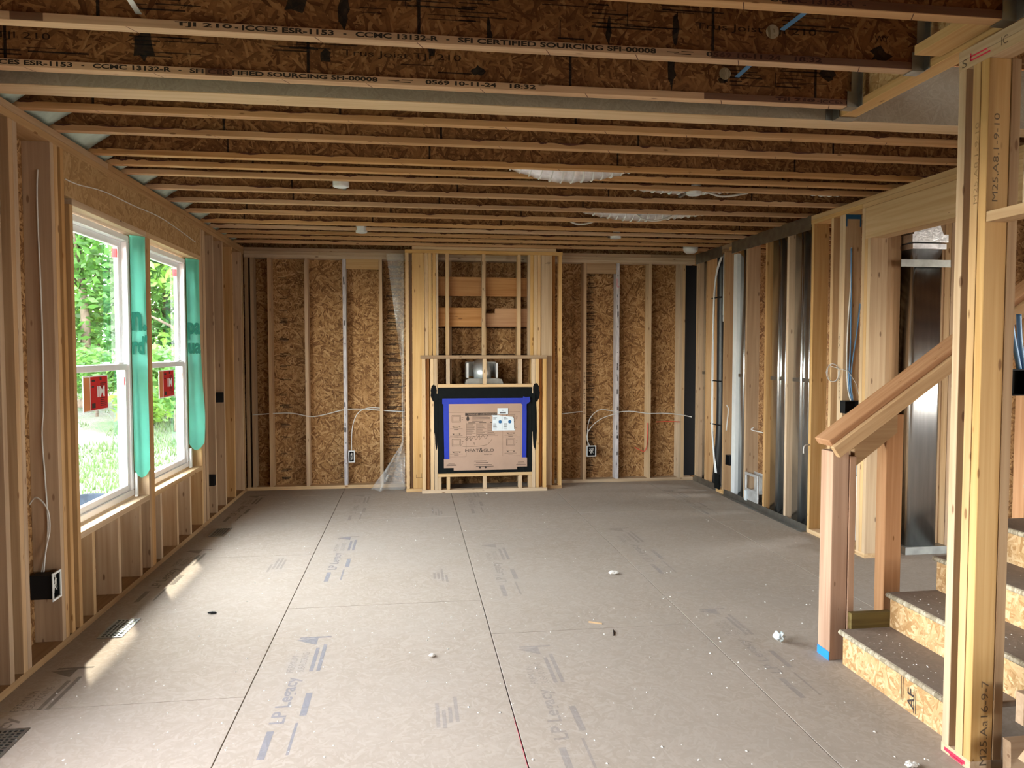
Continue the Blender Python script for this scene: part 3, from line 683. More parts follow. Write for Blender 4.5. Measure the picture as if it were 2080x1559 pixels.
# printing on the near joists
ROW = 'TJI 210 - ICCES ESR-1153 - CCMC 13132-R - SFI CERTIFIED SOURCING SFI-00008'
def joist_print(j, y, s):
    for k in (-1, 0, 1):
        o_ = s + 3.665 * k
        for body, a, b in (('TJI 210', 0, .20), ('ICCES ESR-1153', .235, .565), ('CCMC 13132-R', .645, .955), ('SFI CERTIFIED SOURCING SFI-00008', 1.03, 1.816), ('0569 10-11-24', 2.024, 2.34), ('18:32', 2.40, 2.519)):
            if o_ + b > XL - .1 and o_ + a < 2.118 and o_ + b < 2.118:
                text(body, j, (o_ + a, y - FW / 2, H + .008), (1, 0, 0), (0, 0, 1), b - a, .0195, 'print', 'joist_print', bold=.03)
        for a in (.21, .60, .985):
            if XL < o_ + a < 2.05: marks('joist_print', j, (o_ + a, y - FW / 2, H + .014), (1, 0, 0), (0, 0, 1), [(0, 0, .012, .004)], 'print')
        if XL < o_ + 1.86 < 1.95:
            marks('joist_print', j, (o_ + 1.86, y - FW / 2, H + .01), (1, 0, 0), (0, 0, 1), [(0, .006, .05, .003), (.03, .0, .07, .003), (.06, .010, .05, .003)], 'print')
for j, y, s in zip(near_j, JN, (.56, -.844, -1.953)): joist_print(j, y, s)
text('TJI 210', near_j[2], (1.712, JN[2] - FW / 2, H + .008), (1, 0, 0), (0, 0, 1), .19, .0165, 'print', 'joist_print', bold=.012)
text('ICCES E', near_j[2], (1.94, JN[2] - FW / 2, H + .008), (1, 0, 0), (0, 0, 1), .15, .0165, 'print', 'joist_print', bold=.012)
for j, y, x in ((near_j[2], JN[2], -.29), (near_j[1], JN[1], 1.14), (near_j[2], JN[2], -2.0)):
    text('Trus Joist TJI 210', j, (x, y - .0052, H + .115), (1, 0, 0), (0, 0, 1), .52, .034, 'web_print', 'web_lettering')
text('WY.', near_j[1], (1.92, JN[1] - .0052, H + .115), (1, 0, 0), (0, 0, 1), .07, .025, 'web_print', 'web_lettering')
for i, (j, y) in enumerate(zip(near_j, JN)):
    q = random.Random(60 + i); rc = []
    for k in range(26):
        x = q.uniform(-1.9, 2.0); z = q.uniform(.05, .22)
        n_ = q.choice((1, 2, 4, 6))
        for t_ in range(n_): rc.append((x + q.uniform(-.01, .01), z + t_ * .017, q.uniform(.06, .26), q.choice((.003, .004, .006))))
        if q.random() < .4: rc.append((x, z, .004, q.uniform(.05, .12)))
    marks('web_print', j, (0, y - .0052, H), (1, 0, 0), (0, 0, 1), rc, 'web_print')
    me = MB()
    for k in range(9):                                      # ragged black glue smears
        cx = q.uniform(-1.8, 2.0); cz = H + q.uniform(.05, .22); a = q.uniform(.012, .05); b = q.uniform(.015, .09)
        me.quad(*[(cx + a * q.uniform(.5, 1.2) * math.cos(t_ * PI / 6), y - .0056, min(ZT - FH, max(H + FH, cz + b * q.uniform(.5, 1.2) * math.sin(t_ * PI / 6)))) for t_ in range(12)])
    me.build('web_smear', 'web_print', j)['kind'] = 'stuff'
    marks('flange_stain', j, (0, y - FW / 2, H), (1, 0, 0), (0, 0, 1), [((1.25, 1.20, 1.36)[i], .002, (.85, .90, .72)[i], .029), ((-1.2, -1.4, -.86)[i], .002, .11, .029)], 'stain_film', .0018)
# trimmer along the stair opening, its hangers and the nailer
tr = empty('trimmer', (2.17, 2.5, H)); tr.parent = ce; tr.matrix_parent_inverse = WORLD[ce.name].inverted()
B('bottom_flange', tr, 2.135, 2.222, -4, 3.574, H, H + .035, 'pine_yellow'); B('top_flange', tr, 2.135, 2.222, -4, 3.574, ZT - .035, ZT - .001, 'pine_yellow'); B('web', tr, 2.172, 2.185, -4, 3.574, H + .035, ZT - .035, 'osb_light', 0)  # web in the paler strand board, its lit look put into the colour
B('nailer', ce, 2.013, 2.128, 2.482, 2.80, H + .017, H + .055, 'pine_yellow')
for y in JN:
    h_ = MB().box(2.075, 2.133, y - FW / 2 - .004, y - FW / 2 - .002, H - .003, H + .07).box(2.095, 2.133, y - FW / 2 - .004, y - FW / 2 - .002, H + .07, ZT - .02)
    h_.box(2.075, 2.134, y - FW / 2 - .004, y + FW / 2 + .004, H - .005, H - .003).box(2.130, 2.134, y - FW / 2 - .035, y - FW / 2 - .002, H - .003, ZT - .02)
    h_.build('joist_hanger', 'galv_dull', ce)
MB().box(2.128, 2.230, 3.515, 3.574, H - .006, H - .003).box(2.125, 2.128, 3.515, 3.574, H - .006, H + .085).box(2.09, 2.128, 3.571, 3.5745, H - .004, H + .085).build('joist_hanger', 'galv_dull', ce)
# insulation wedges at the rim
ends = [3.709] + FAR
for i in range(len(ends) - 1):
    y0, y1 = ends[i] + FW / 2 + .004, ends[i + 1] - FW / 2 - .004
    if y1 - y0 < .16: continue
    nu, nv = 6, 6; v = []; f = []
    for a in range(nu + 1):
        for b in range(nv + 1):
            s, t_ = a / nu, b / nv
            q = noise.noise((s * 3, t_ * 3 + i, 2.1)) * .03
            x = XL - .03 + .34 * s + q + .08 * s * abs(2 * t_ - 1)
            v.append((max(x, XL - .125), y0 + (y1 - y0) * t_, H + .012 + (ZT - H - .02) * s))
    for a in range(nu):
        for b in range(nv): k = a * (nv + 1) + b; f.append((k, k + 1, k + nv + 2, k + nv + 1))
    o = mesh_obj('rim_insulation', v, f, 'foam', ce, True)
    md = o.modifiers.new('solid', 'SOLIDIFY'); md.thickness = .02
# holes with blue straps between the near joists
for i, (a, b) in enumerate((((1.568, 2.49, 2.93), (1.50, 2.90, 2.90)), ((1.56, 2.955, 2.93), (1.52, 3.365, 2.88)))):
    tag(Bd('blue_strap', None, a, b, .022, .004, 'blue_cable', (1, 0, 0), 0), ('pale blue strap slanting between the two joists nearest the stair trimmer end', 'pale blue strap slanting to the joist beside the grey beam')[i], 'strap', 'blue straps between joists')
for x, y in ((1.47, 2.928), (1.47, 3.392)):
    MB().tube([(x, y - .0075, 2.90), (x, y - .0045, 2.90)], .028, 20).build('web_knockout', 'nosing', ce)
tag(Bd('metal_strap', None, (-.97, 2.60, 2.86), (-.97, 2.91, 2.82), .02, .003, 'galv', (1, 0, 0), 0), 'thin metal strap slanting above the printed joist', 'strap')

# ================================================================== OTHER SHELL (behind and beside the camera)
wz = empty('wall_rear', (0, -4, 0), 'brown sheathed rear wall with one small opening added for light', 'wall', kind='structure')
for (x0, x1, z0, z1) in [(-2.03, 4.2, 0, 3.1), (4.2, 5.2, 2.15, 3.1), (4.2, 5.2, 0, .7), (5.2, 8.0, 0, 3.1)]:  # small unseen opening added here to brighten the interior
    B('sheathing_panel', wz, x0, x1 - .002, -4.16, -4.0, z0, z1, 'osb_wall', 0)
we = empty('wall_far_right', (8.0, 3, 0), 'brown sheathed outer wall far beyond the hall', 'wall', kind='structure')
for y0, y1, z0, z1 in ((-4.1, -1.0, 0, 3.1), (-1, 1.8, 2.3, 3.1), (-1, 1.8, 0, .5), (1.8, 6.6, 0, 3.1), (6.6, 8.2, 2.3, 3.1), (6.6, 8.2, 0, .4), (8.2, YB, 0, 3.1)):  # the gaps are unseen openings added to let daylight in
    B('sheathing_panel', we, 8.0, 8.012, y0, y1 - .002, z0, z1, 'osb_wall', 0)
for k in range(20): 
    y = -3.9 + .66 * k
    B('stud', we, 7.86, 8.0, y, y + T, 0, H, 'pine')
B('sheathing_panel', we, XR + .3, 8.0, YB, YB + .012, 0, 3.1, 'osb_wall', 0)
# upper stair well
for n, a in (('well_panel', (2.2, 5.8, 3.64, 3.66, 3.1, 5.6)), ('well_panel', (5.8, 5.82, -4, 3.66, 3.1, 5.6)), ('well_panel', (2.18, 2.2, -4, 3.66, 3.1, 5.6)), ('well_panel', (2.18, 5.82, -4.02, -4, 3.1, 5.6)), ('well_panel', (2.18, 5.82, -4, 3.66, 5.6, 5.62))):
    B(n, ce, *a, 'osb_wall', 0)
tag(MB().box(-2.69, -2.02, -5, 9.6, 3.10, 3.16).build('sun_blocker', 'blocker'), 'white soffit panel added outside above the windows against high sun', 'blocker', kind='structure')  # added unseen overhang, narrows the sun patches on the floor

# ================================================================== STAIRS
st = empty('staircase', (2.18, 3.0, 0), 'rough wood stairs with dusty treads and strand board risers', 'stairs')
RZ, RN, NX = .181, .257, 2.15
for k in range(13):
    x = NX + RN * k; z = RZ * (k + 1)
    y0, y1 = (2.66 if k == 0 else 2.40), 3.475
    B('tread', st, x + .012, x + RN + .045, y0, y1, z - .026, z, 'tread', .003)
    MB().tube([(x + .014, y0, z - .0135), (x + .014, y1, z - .0135)], .0128, 12).build('tread_nosing', 'nosing', st, True)
    rs = B('riser', st, x + .03, x + .042, y0, y1, z - RZ + (.0 if k == 0 else .001), z - .027, 'osb_light', 0)
    if k == 0:
        text('AF', rs, (x + .03, 2.93, .02), (0, 0, 1), (0, 1, 0), .09, .045, 'ink', 'riser_print', bold=.01)
        marks('riser_print', rs, (x + .03, 3.02, .03), (0, -1, 0), (0, 0, 1), [(0, 0, .004, .11), (.012, 0, .004, .11), (.085, -.02, .004, .11), (.097, -.02, .004, .11)], 'ink')
    if k == 3:
        text('IN THE USA', rs, (x + .03, 2.62, z - RZ + .145), (0, 0, -1), (0, -1, 0), .12, .03, 'ink', 'riser_print')
        text('13.2024 16:25', rs, (x + .03, 2.68, z - RZ + .145), (0, 0, -1), (0, -1, 0), .12, .03, 'ink', 'riser_print')
def stringer(y0, y1, m, n):
    pr = [(NX + .05, 0), (NX + .35, 0), (NX + RN * 13, RZ * 13 - .36), (NX + RN * 13, RZ * 13 - .03)]
    p = list(pr)
    for k in range(12, -1, -1):
        p += [(NX + .045 + RN * k, RZ * (k + 1) - .03), (NX + .045 + RN * k, RZ * k - .03 if k else 0)]
    q = []
    for a in p:
        if not q or (abs(a[0] - q[-1][0]) + abs(a[1] - q[-1][1])) > 1e-4: q.append(a)
    return MB().prism(q[:-1], 'y', y0, y1).build(n, m, st)
stringer(3.40, 3.438, 'pine_dull', 'stringer'); stringer(2.42, 2.458, 'pine_dull', 'stringer')
B('side_block', st, 2.225, 2.45, 3.478, 3.512, .172, .258, 'treated')
B('side_board', st, 2.20, 2.75, 2.372, 2.41, .235, .352, 'pine_dull'); Bd('brace', st, (2.20, 2.345, .10), (2.52, 2.345, .46), .075, T, 'pine', (0, 0, 1))
# ---- guard frame beside the stairs
gd = empty('stair_guard', (2.2, 3.58, 0), 'reddish fir stair guard frame with sloped rails and newel post', 'railing')
sl = RZ / RN
Y0g, Y1g = 3.525, 3.635
B('newel_post', gd, 2.135, 2.225, Y0g, Y1g, 0, 1.085, 'fir', .003)
B('trim_post', gd, 2.228, 2.262, Y0g - .006, Y0g + .09, .0, 1.06, 'fir', .002)
B('newel_tape', gd, 2.1325, 2.1349, Y0g, Y1g, .0, .045, 'light_blue_tape', 0)
B('middle_post', gd, 2.445, 2.540, Y0g + .02, Y0g + .10, .10, 1.27, 'fir', .003)
B('middle_post', gd, 3.25, 3.34, Y0g + .02, Y0g + .10, .62, 1.80, 'fir', .003)
zr = lambda x, z0=1.105: z0 + sl * (x - 2.10)
Bd('top_rail', gd, (2.115, 3.58, zr(2.115) + .012), (4.6, 3.58, zr(4.6) + .012), .14, .040, 'fir', (0, 1, 0), .003)
Bd('side_rail', gd, (2.13, 3.497, zr(2.13) - .040), (4.6, 3.497, zr(4.6) - .040), .064, .036, 'pine', (0, 0, 1), .002)
MB().prism([(2.265, zr(2.265) - .065), (2.265, zr(2.265) - .22), (2.50, zr(2.50) - .21), (2.50, zr(2.50) - .055)], 'y', 3.54, 3.578).build('gusset_board', 'pine_dull', gd)
marks('rail_print', gd, (2.32, 3.55, zr(2.32) + .034), (RN, 0, RZ), (0, 1, 0), [(0, .0, .05, .004), (.015, .012, .05, .004), (.0, .024, .04, .004), (-.2, -.02, .1, .003), (-.2, -.03, .07, .003)], 'pencil', .0)

# ================================================================== FIREPLACE CHASE
ch = empty('fireplace_chase', (.83, 8.45, 0), 'yellow pine framed fireplace chase standing out from back wall', 'framing')
YU, YF = 8.45, 8.34
cz = H - 2 * T
B('top_plate', ch, -.06, 1.735, YU - .012, YU + W4, cz, H - T - .001, 'pine_gold'); B('top_plate', ch, .02, 1.66, YU, YU + .12, H - T, H - .001, 'pine_gold')
def cs(n, x0, x1, y0, y1, z0, z1, m='pine_gold'): return B(n, ch, x0, x1, y0, y1, z0, z1, m)
cs('stud', -.058, -.02, YU, YU + W4, T, cz); cs('stud', -.015, .015, YU + .06, YU + .06 + W4, T, cz, 'pine_dull')
cs('stud', .018, .152, YU + .01, YU + .01 + T, T, cz)
for x in (.157, .198, .245): cs('stud', x, x + T, YU + .002 * (x > .2), YU + W4, T, cz)
for x in (1.36, 1.402, 1.444): cs('stud', x, x + T, YU, YU + W4, T, cz, 'pine_gold')
cs('stud', 1.49, 1.616, YU + .01, YU + .01 + T, T, cz, 'pine_pale'); cs('stud', 1.622, 1.66, YU + .06, YU + .06 + W4, T, cz, 'backing'); cs('stud', 1.692, 1.73, YU, YU + W4, T, cz)
cs('bottom_plate', -.06, .12, YU - .005, YU + W4 + .06, 0, T); cs('bottom_plate', 1.53, 1.735, YU - .005, YU + W4 + .06, 0, T, 'pine_dull')
for x in (.392, .806, 1.212): cs('stud', x, x + T, YU, YU + W4, 1.55, cz, 'pine_pale')
cs('stud', .285, .31, YU, YU + W4, 1.55, cz, 'pine_pale'); cs('stud', 1.335, 1.36, YU, YU + W4, 1.55, cz, 'pine_pale')
for z0, z1 in ((2.227, 2.443), (1.878, 2.095)):
    cs('backing_board', .245, .845, YU + W4, YU + W4 + T, z0, z1, 'backing')
cs('backing_board', .848, 1.40, YU + W4, YU + W4 + T, 2.227, 2.443, 'backing')
MB().prism([(.848, 1.878), (1.40, 1.878), (1.40, 2.09), (.965, 2.09), (.96, 2.03), (.848, 2.03)], 'y', YU + W4, YU + W4 + T).build('backing_board', 'backing', ch)
cs('ledge', .105, 1.535, YF - .01, YU - .014, 1.512, 1.55, 'pine_dull')
# lower box, standing forward
for x0, x1, m in ((.122, .16, 'pine_gold'), (.213, .250, 'pine_gold'), (.255, .293, 'pine_pale'), (1.365, 1.403, 'pine_pale'), (1.407, 1.445, 'pine_gold'), (1.492, 1.53, 'pine_gold')):
    cs('stud', x0, x1, YF, YF + W4, T, 1.511, m)
cs('stud', .165, .20, YF + .05, YF + W4, T, 1.511, 'backing'); cs('stud', 1.45, 1.485, YF + .05, YF + W4, T, 1.511, 'backing')
for x in (.392, .806, 1.212): cs('cripple_stud', x, x + T, YF, YF + W4, 1.228, 1.511, 'pine_pale')
cs('head_plate', .294, 1.364, YF, YF + W4, 1.19, 1.227, 'pine_gold')
cs('sole_plate', .294, 1.364, YF, YF + W4, .182, .22, 'pine_gold')
for x in (.295, .392, .806, 1.212, 1.325): cs('cripple_stud', x, x + T, YF, YF + W4, T, .181, 'pine_pale')
cs('bottom_plate', .115, 1.54, YF - .006, YF + W4 + .003, 0, T - .001, 'pine_pale')
marks('pencil_mark', ch, (1.53, YU + .01, 2.60), (1, 0, 0), (0, 0, 1), [(0, 0, .06, .004), (.02, .01, .05, .004), (.045, -.02, .004, .05)], 'pencil')
marks('pencil_mark', ch, (.05, YU + .01, .16), (1, 0, 0), (0, 0, 1), [(0, 0, .07, .004), (.0, .0, .004, .04), (.06, .0, .004, .05)], 'pencil')
text('R', ch, (.812, YU, 2.28), (1, 0, 0), (0, 0, 1), .02, .035, 'pencil', 'stud_print')
def smear(cx, cz_, a, b, seed, x_lim=None):
    q = random.Random(seed)
    MB().quad(*[(cx + a * q.uniform(.85, 1.1) * math.cos(t_ * PI / 10), YF - .0015, cz_ + b * q.uniform(.9, 1.06) * math.sin(t_ * PI / 10)) for t_ in range(20)]).build('spray_mark', 'soot', ch)
smear(.25, 1.13, .035, .10, 1); smear(1.41, 1.13, .04, .11, 2); smear(.278, .80, .022, .30, 3); smear(1.395, .80, .026, .34, 4)

# ---- fireplace unit, boxed in cardboard
fi = empty('fireplace_insert', (.83, YF + .1, .222), 'black gas fireplace insert behind a taped brown cardboard cover', 'fireplace')
fx0, fx1, fz0, fz1 = .297, 1.361, .222, 1.186
YP = YF - .006
B('surround_bar', fi, fx0, fx1, YP, YF + .05, 1.06, fz1, 'black_metal', .003)
B('surround_bar', fi, fx0, .40, YP, YF + .05, fz0, 1.06, 'black_metal', .003); B('surround_bar', fi, 1.27, fx1, YP, YF + .05, fz0, 1.06, 'black_metal', .003)
B('surround_bar', fi, .40, 1.27, YP, YF + .05, fz0, .30, 'black_metal', .003)
B('firebox', fi, .31, 1.35, YF + .055, YF + .42, fz0 + .005, 1.18, 'black_metal', .003)
B('side_bracket', fi, .255, .2965, YF - .008, YF - .003, .68, 1.12, 'black_metal', .0); B('side_bracket', fi, 1.3615, 1.40, YF - .008, YF - .003, .68, 1.12, 'black_metal', .0)
cb = MB().prism([(.36, .285), (.47, .285), (.47, .255), (1.19, .255), (1.19, .285), (1.305, .285), (1.305, .385), (1.285, .39), (1.285, 1.05), (.375, 1.05), (.375, .385), (.36, .385)], 'y', YP - .012, YP - .001).build('cardboard_cover', 'cardboard', fi)
yc = YP - .012
B('tape_strip', fi, .345, 1.325, yc - .002, yc, 1.005, 1.068, 'blue_tape', 0)
MB().prism([(.365, .385), (.42, .385), (.415, 1.06), (.355, 1.06)], 'y', yc - .003, yc - .001).build('tape_strip', 'blue_tape', fi)
MB().prism([(1.245, .39), (1.295, .39), (1.30, 1.06), (1.25, 1.06)], 'y', yc - .003, yc - .001).build('tape_strip', 'blue_tape', fi)
MB().prism([(1.235, 1.005), (1.26, 1.085), (1.29, 1.075), (1.335, 1.08), (1.34, 1.03), (1.30, 1.0), (1.285, .93)], 'y', yc - .010, yc - .003).build('tape_fold', 'blue_tape', fi)
R_, U_ = (1, 0, 0), (0, 0, 1)
def pr(rects): marks('cover_print', cb, (0, yc, 0), R_, U_, rects, 'ink', .0012)
text('HEAT', cb, (.60, yc, .462), R_, U_, .155, .034, 'ink', 'cover_lettering', bold=.0)
text('&', cb, (.758, yc, .458), R_, U_, .042, .050, 'ink', 'cover_lettering', bold=.004)
text('GLO', cb, (.806, yc, .462), R_, U_, .118, .034, 'ink', 'cover_lettering', bold=.0)
text('heatnglo.com', cb, (.812, yc, .425), R_, U_, .095, .011, 'ink', 'cover_lettering')
pr([(.60, .873, .36, .03)]); 
text('WARNING - AVERTISSEMENT', cb, (.625, yc - .001, .8805), R_, U_, .33, .015, 'cardboard', 'cover_lettering', bold=.01)
q = random.Random(12); rc = []
for k in range(5): rc.append((.68, .862 - .014 * k, q.uniform(.12, .24), .004))
for c in range(3):
    x = .615 + c * .122; rc.append((x + .02, .79, .08, .006)); 
    for k in range(12): rc.append((x, .775 - .0105 * k, q.uniform(.06, .108), .003))
    rc += [(x - .004, .64, .114, .0015), (x - .004, .785, .114, .0015), (x - .004, .64, .0015, .146), (x + .11, .64, .0015, .146)]
for x in (.42, 1.035):                                       # fitting diagrams down both sides
    rc += [(x - .012, .41, .0015, .50), (x + .19, .41, .0015, .50), (x - .012, .41, .203, .0015), (x - .012, .625, .203, .0015), (x - .012, .91, .203, .002)]
    for z, big in ((.80, 1), (.725, 0), (.645, 0), (.53, 1), (.44, 0)):
        if big:
            rc += [(x + .03, z, .10, .003), (x + .03, z + .075, .10, .003), (x + .03, z, .003, .075), (x + .127, z, .003, .075), (x + .042, z + .012, .076, .002), (x + .042, z + .063, .076, .002), (x + .042, z + .012, .002, .051), (x + .116, z + .012, .002, .051), (x + .14, z + .05, .02, .003), (x + .14, z + .03, .015, .003)]
        else:
            rc += [(x + .01, z, .14, .003), (x + .05, z + .012, .05, .003), (x + .03, z + .03, .10, .0015), (x + .04, z + .018, .016, .008), (x + .11, z + .018, .016, .008), (x + .055, z - .012, .05, .004)]
rc += [(.56, 1.015, .0, .0)] 
for x, w_ in ((.40, .11), (.56, .26), (.78, .22), (1.16, .08)): 
    for k in range(3): rc.append((x, 1.035 - .013 * k, w_ * q.uniform(.6, 1), .005))
for k in range(4): rc.append((.70 + .02 * (k % 2), .355 - .018 * k + (.0 if k < 2 else -.006), .20 - .06 * (k < 2), .005))
for x in (.41, 1.20):
    for k in range(3): rc.append((x - .01 * k, .335 - .013 * k, .07 + .02 * k, .004))
rc += [(.377, .455, .022, .022)]
pr(rc)
for x in (.765, .83):
    MB().tube([(x, yc - .003, .285), (x, yc + .002, .285)], .011, 14).build('cover_hole', 'ink', cb)
v = [(.63 + .016 * math.cos(a), yc - .0012, .835 + .028 * math.sin(a) * (1.2 if math.sin(a) > 0 else .8)) for a in [k * PI / 8 for k in range(16)]]
mesh_obj('cover_flame', v, [tuple(range(16))], 'ink', cb)
MB().tube(spline([(.60, yc - .001, .60), (.63, yc - .001, .635), (.61, yc - .001, .59), (.66, yc - .001, .63), (.66, yc - .001, .59), (.70, yc - .001, .64), (.72, yc - .001, .60), (.76, yc - .001, .655), (.76, yc - .001, .60), (.80, yc - .001, .65), (.83, yc - .001, .61), (.86, yc - .001, .66)], 4), .0015, 4).build('cover_scribble', 'ink', cb)
MB().tube(spline([(.90, yc - .001, .60), (.84, yc - .001, .54), (.70, yc - .001, .525), (.58, yc - .001, .525), (.555, yc - .001, .55)], 5), .0012, 4).build('cover_scribble', 'ink', cb)
MB().tube(spline([(.69, yc - .001, .545), (.70, yc - .001, .57), (.705, yc - .001, .54)], 4), .0013, 4).build('cover_scribble', 'ink', cb)
pp = MB().prism([(.905, .70), (1.165, .70), (1.165, .71), (1.155, .715), (1.15, .84), (1.135, .855), (1.0, .87), (.985, .875), (.895, .875), (.91, .862)], 'y', yc - .006, yc - .004).build('instruction_sheet', 'paper', fi)
B('instruction_card', fi, .965, 1.085, yc - .008, yc - .007, .885, .955, 'paper', 0)
for x in (.995, 1.105): MB().tube([(x, yc - .0075, .80), (x, yc - .006, .80)], .019, 18).build('sheet_dot', 'dot_blue', pp)
marks('sheet_print', pp, (0, yc - .006, 0), R_, U_, [(x, z, q.uniform(.03, .05), .006) for x in (.915, 1.035) for z in (.845, .83, .775, .762, .745, .735, .715)] + [(1.02, .71, .001, .15)], 'pencil')
marks('sheet_print', fi, (0, yc - .008, 0), R_, U_, [(.99, .895, .07, .018), (1.02, .925, .01, .01)], 'pencil')
# ---- vent above the insert
ve = empty('flue_vent', (.82, 8.6, 1.19), 'grey metal flue vent collar above the fireplace insert', 'vent')
MB().prism([(.60, 1.19), (1.06, 1.19), (1.03, 1.275), (.98, 1.285), (.66, 1.285), (.62, 1.27)], 'y', 8.445, 8.60).build('vent_hood', 'galv_dull', ve)
MB().tube([(.82, 8.56, 1.28), (.82, 8.60, 1.35), (.82, 8.75, 1.40), (.82, 8.9, 1.41)], .10, 20).build('flue_pipe', 'galv', ve, True)
MB().box(.64, 1.0, 8.80, 8.83, 1.30, 1.47).build('wall_plate', 'galv_dull', ve)
for x in (.645, .985): MB().box(x - .012, x + .012, 8.55, 8.80, 1.29, 1.46).build('vent_bracket', 'galv', ve)

# ================================================================== PLASTIC SHEET
nu, nv = 10, 44; v = []; f = []
for j in range(nv + 1):
    t_ = j / nv; z = 2.70 - 2.69 * t_
    for i in range(nu + 1):
        s = i / nu
        left = -.27 + .16 * min(1, t_ * 2.2) if t_ < .80 else -.11 - .36 * ((t_ - .80) / .20) ** 1.1
        x = left + (-.075 - left) * s
        y = 8.60 - .03 * noise.noise((s * 3, t_ * 7, 1)) + (.0 if t_ < .8 else .16 * noise.noise((s * 5, t_ * 16, 5)) * (t_ - .8) * 5 - .04 * (t_ - .8) * 5)
        v.append((x, y, max(.008, z)))
for j in range(nv):
    for i in range(nu): a = j * (nu + 1) + i; f.append((a, a + 1, a + nu + 2, a + nu + 1))
ps = mesh_obj('plastic_sheet', v, f, 'film', None, True); tag(ps, 'clear plastic sheet hanging beside the fireplace chase and crumpled on floor', 'plastic sheet')

# ================================================================== ELECTRICAL
def ebox(loc, w_, d_, h, face, label, ring=True, m='black', blue=False):
    """face '-x','+x','-y': direction the box opens"""
    x, y, z = loc
    o = empty('electrical_box', loc, label, 'electrical box', 'electrical boxes')
    dirs = {'+x': Vector((1, 0, 0)), '-x': Vector((-1, 0, 0)), '-y': Vector((0, -1, 0))}
    n = dirs[face]; s = Vector((0, 0, 1)).cross(n); c = Vector(loc) + Vector((0, 0, h / 2))
    def bx(name, a0, a1, n0, n1, z0, z1, mm):
        p0 = c + s * a0 + n * n0; p1 = c + s * a1 + n * n1
        B(name, o, min(p0.x, p1.x), max(p0.x, p1.x), min(p0.y, p1.y), max(p0.y, p1.y), c.z + z0, c.z + z1, mm, .001)
    th = .004
    bx('box_back', -w_ / 2, w_ / 2, -d_, -d_ + th, -h / 2, h / 2, m)
    bx('box_side', -w_ / 2, w_ / 2, -d_ + th, 0, h / 2 - th, h / 2, m); bx('box_side', -w_ / 2, w_ / 2, -d_ + th, 0, -h / 2, -h / 2 + th, m)
    bx('box_side', -w_ / 2, -w_ / 2 + th, -d_ + th, 0, -h / 2 + th, h / 2 - th, m); bx('box_side', w_ / 2 - th, w_ / 2, -d_ + th, 0, -h / 2 + th, h / 2 - th, m)
    if ring:
        g = .012
        for a0, a1, z0, z1 in ((-w_ / 2 - g, w_ / 2 + g, h / 2, h / 2 + g), (-w_ / 2 - g, w_ / 2 + g, -h / 2 - g, -h / 2), (-w_ / 2 - g, -w_ / 2, -h / 2, h / 2), (w_ / 2, w_ / 2 + g, -h / 2, h / 2)):
            bx('mud_ring', a0, a1, 0, .006, z0, z1, 'pvc')
        q = random.Random(int(abs(x * 100)))
        wb_ = MB()
        for k in range(5):
            p = [c + s * q.uniform(-w_ / 2 + .01, w_ / 2 - .01) + n * (-.008) + Vector((0, 0, q.uniform(-h / 2 + .012, h / 2 - .012))) for t_ in range(4)]
            wb_.tube(spline(p, 4), .0022, 5)
        wb_.build('wire_ends', 'cable', o)
    return o
ebox((-1.866, 4.17, .30), .075, .11, .125, '+x', 'black electrical box with white ring on stud before the first window', True)
ebox((-1.868, 7.76, 1.085), .05, .07, .10, '+x', 'black electrical box high on left wall stud beyond the windows', False)
ebox((-1.868, 7.40, .31), .05, .07, .105, '+x', 'black electrical box low on left wall stud beyond the windows', False)
ebox((-.69, D - .005, .315), .05, .07, .115, '-y', 'black box with white ring beside the painted stud left of fireplace', True)
ebox((2.165, D - .005, .33), .095, .07, .11, '-y', 'square box with white ring stuffed with wires, right of fireplace', True)
ebox((3.50, 5.515, 1.10), .13, .07, .10, '-y', 'wide black switch box at the lower end of blue cables', False)
ebox((3.455, 7.77, .34), .10, .06, .11, '-x', 'black box on the orange stud beside the white plastic channel', False)
ebox((2.29, 2.53, 1.43), .09, .06, .10, '-y', 'black switch box behind the written stair wall stud', False)
ebox((3.47, 5.42, .62), .06, .07, .10, '-x', 'small black box low on stud behind the newel post', False)
def cable(pts, label, m='cable', r=.0042, group='white cables', n=8):
    return tag(MB().tube(spline(pts, n), r, 6).build('cable', m, None, True), label, 'cable', group)
yk = 4.224
cable([(-1.925, yk, 2.545), (-1.932, yk, 2.35), (-1.925, yk, 1.787), (-1.928, yk, 1.333), (-1.94, yk, 1.15), (-1.93, yk, .9), (-1.925, yk, .636), (-1.945, 4.19, .43)], 'white cable stapled down stud face to the black box before the first window')
cable([(-2.0, 4.20, .79), (-1.955, 4.18, .83), (-1.90, 4.17, .77), (-1.895, 4.18, .66), (-1.925, 4.20, .55), (-1.935, 4.19, .43)], 'looped white cable end hooking over into the black box')
cable([(XL + .004, 4.39, 2.535), (XL + .006, 4.55, 2.54), (XL + .006, 4.9, 2.575), (XL + .006, 5.4, 2.585), (XL + .006, 6.0, 2.60), (XL + .004, 6.87, 2.55)], 'thin white cable stapled along the header above the windows', r=.0035)
cable([(-1.79, D - .004, .872), (-1.4, D + .03, .885), (-1.155, D - .004, .845), (-1.0, D + .05, .86), (-.765, D + .03, .917), (-.54, D + .04, .92), (-.35, D + .03, .905), (-.08, D + .03, .885)], 'white cable run through studs left of the plastic sheet', r=.006)
cable([(-.33, D + .03, .93), (-.50, D + .02, .935), (-.62, D + .01, .87), (-.68, D, .70), (-.69, D - .0, .44)], 'white cable arching down into box beside painted stud', r=.005)
cable([(1.75, D + .04, .83), (1.95, D + .03, .855), (2.06, D + .02, .865)], 'short white cable between chase and stud', r=.006)
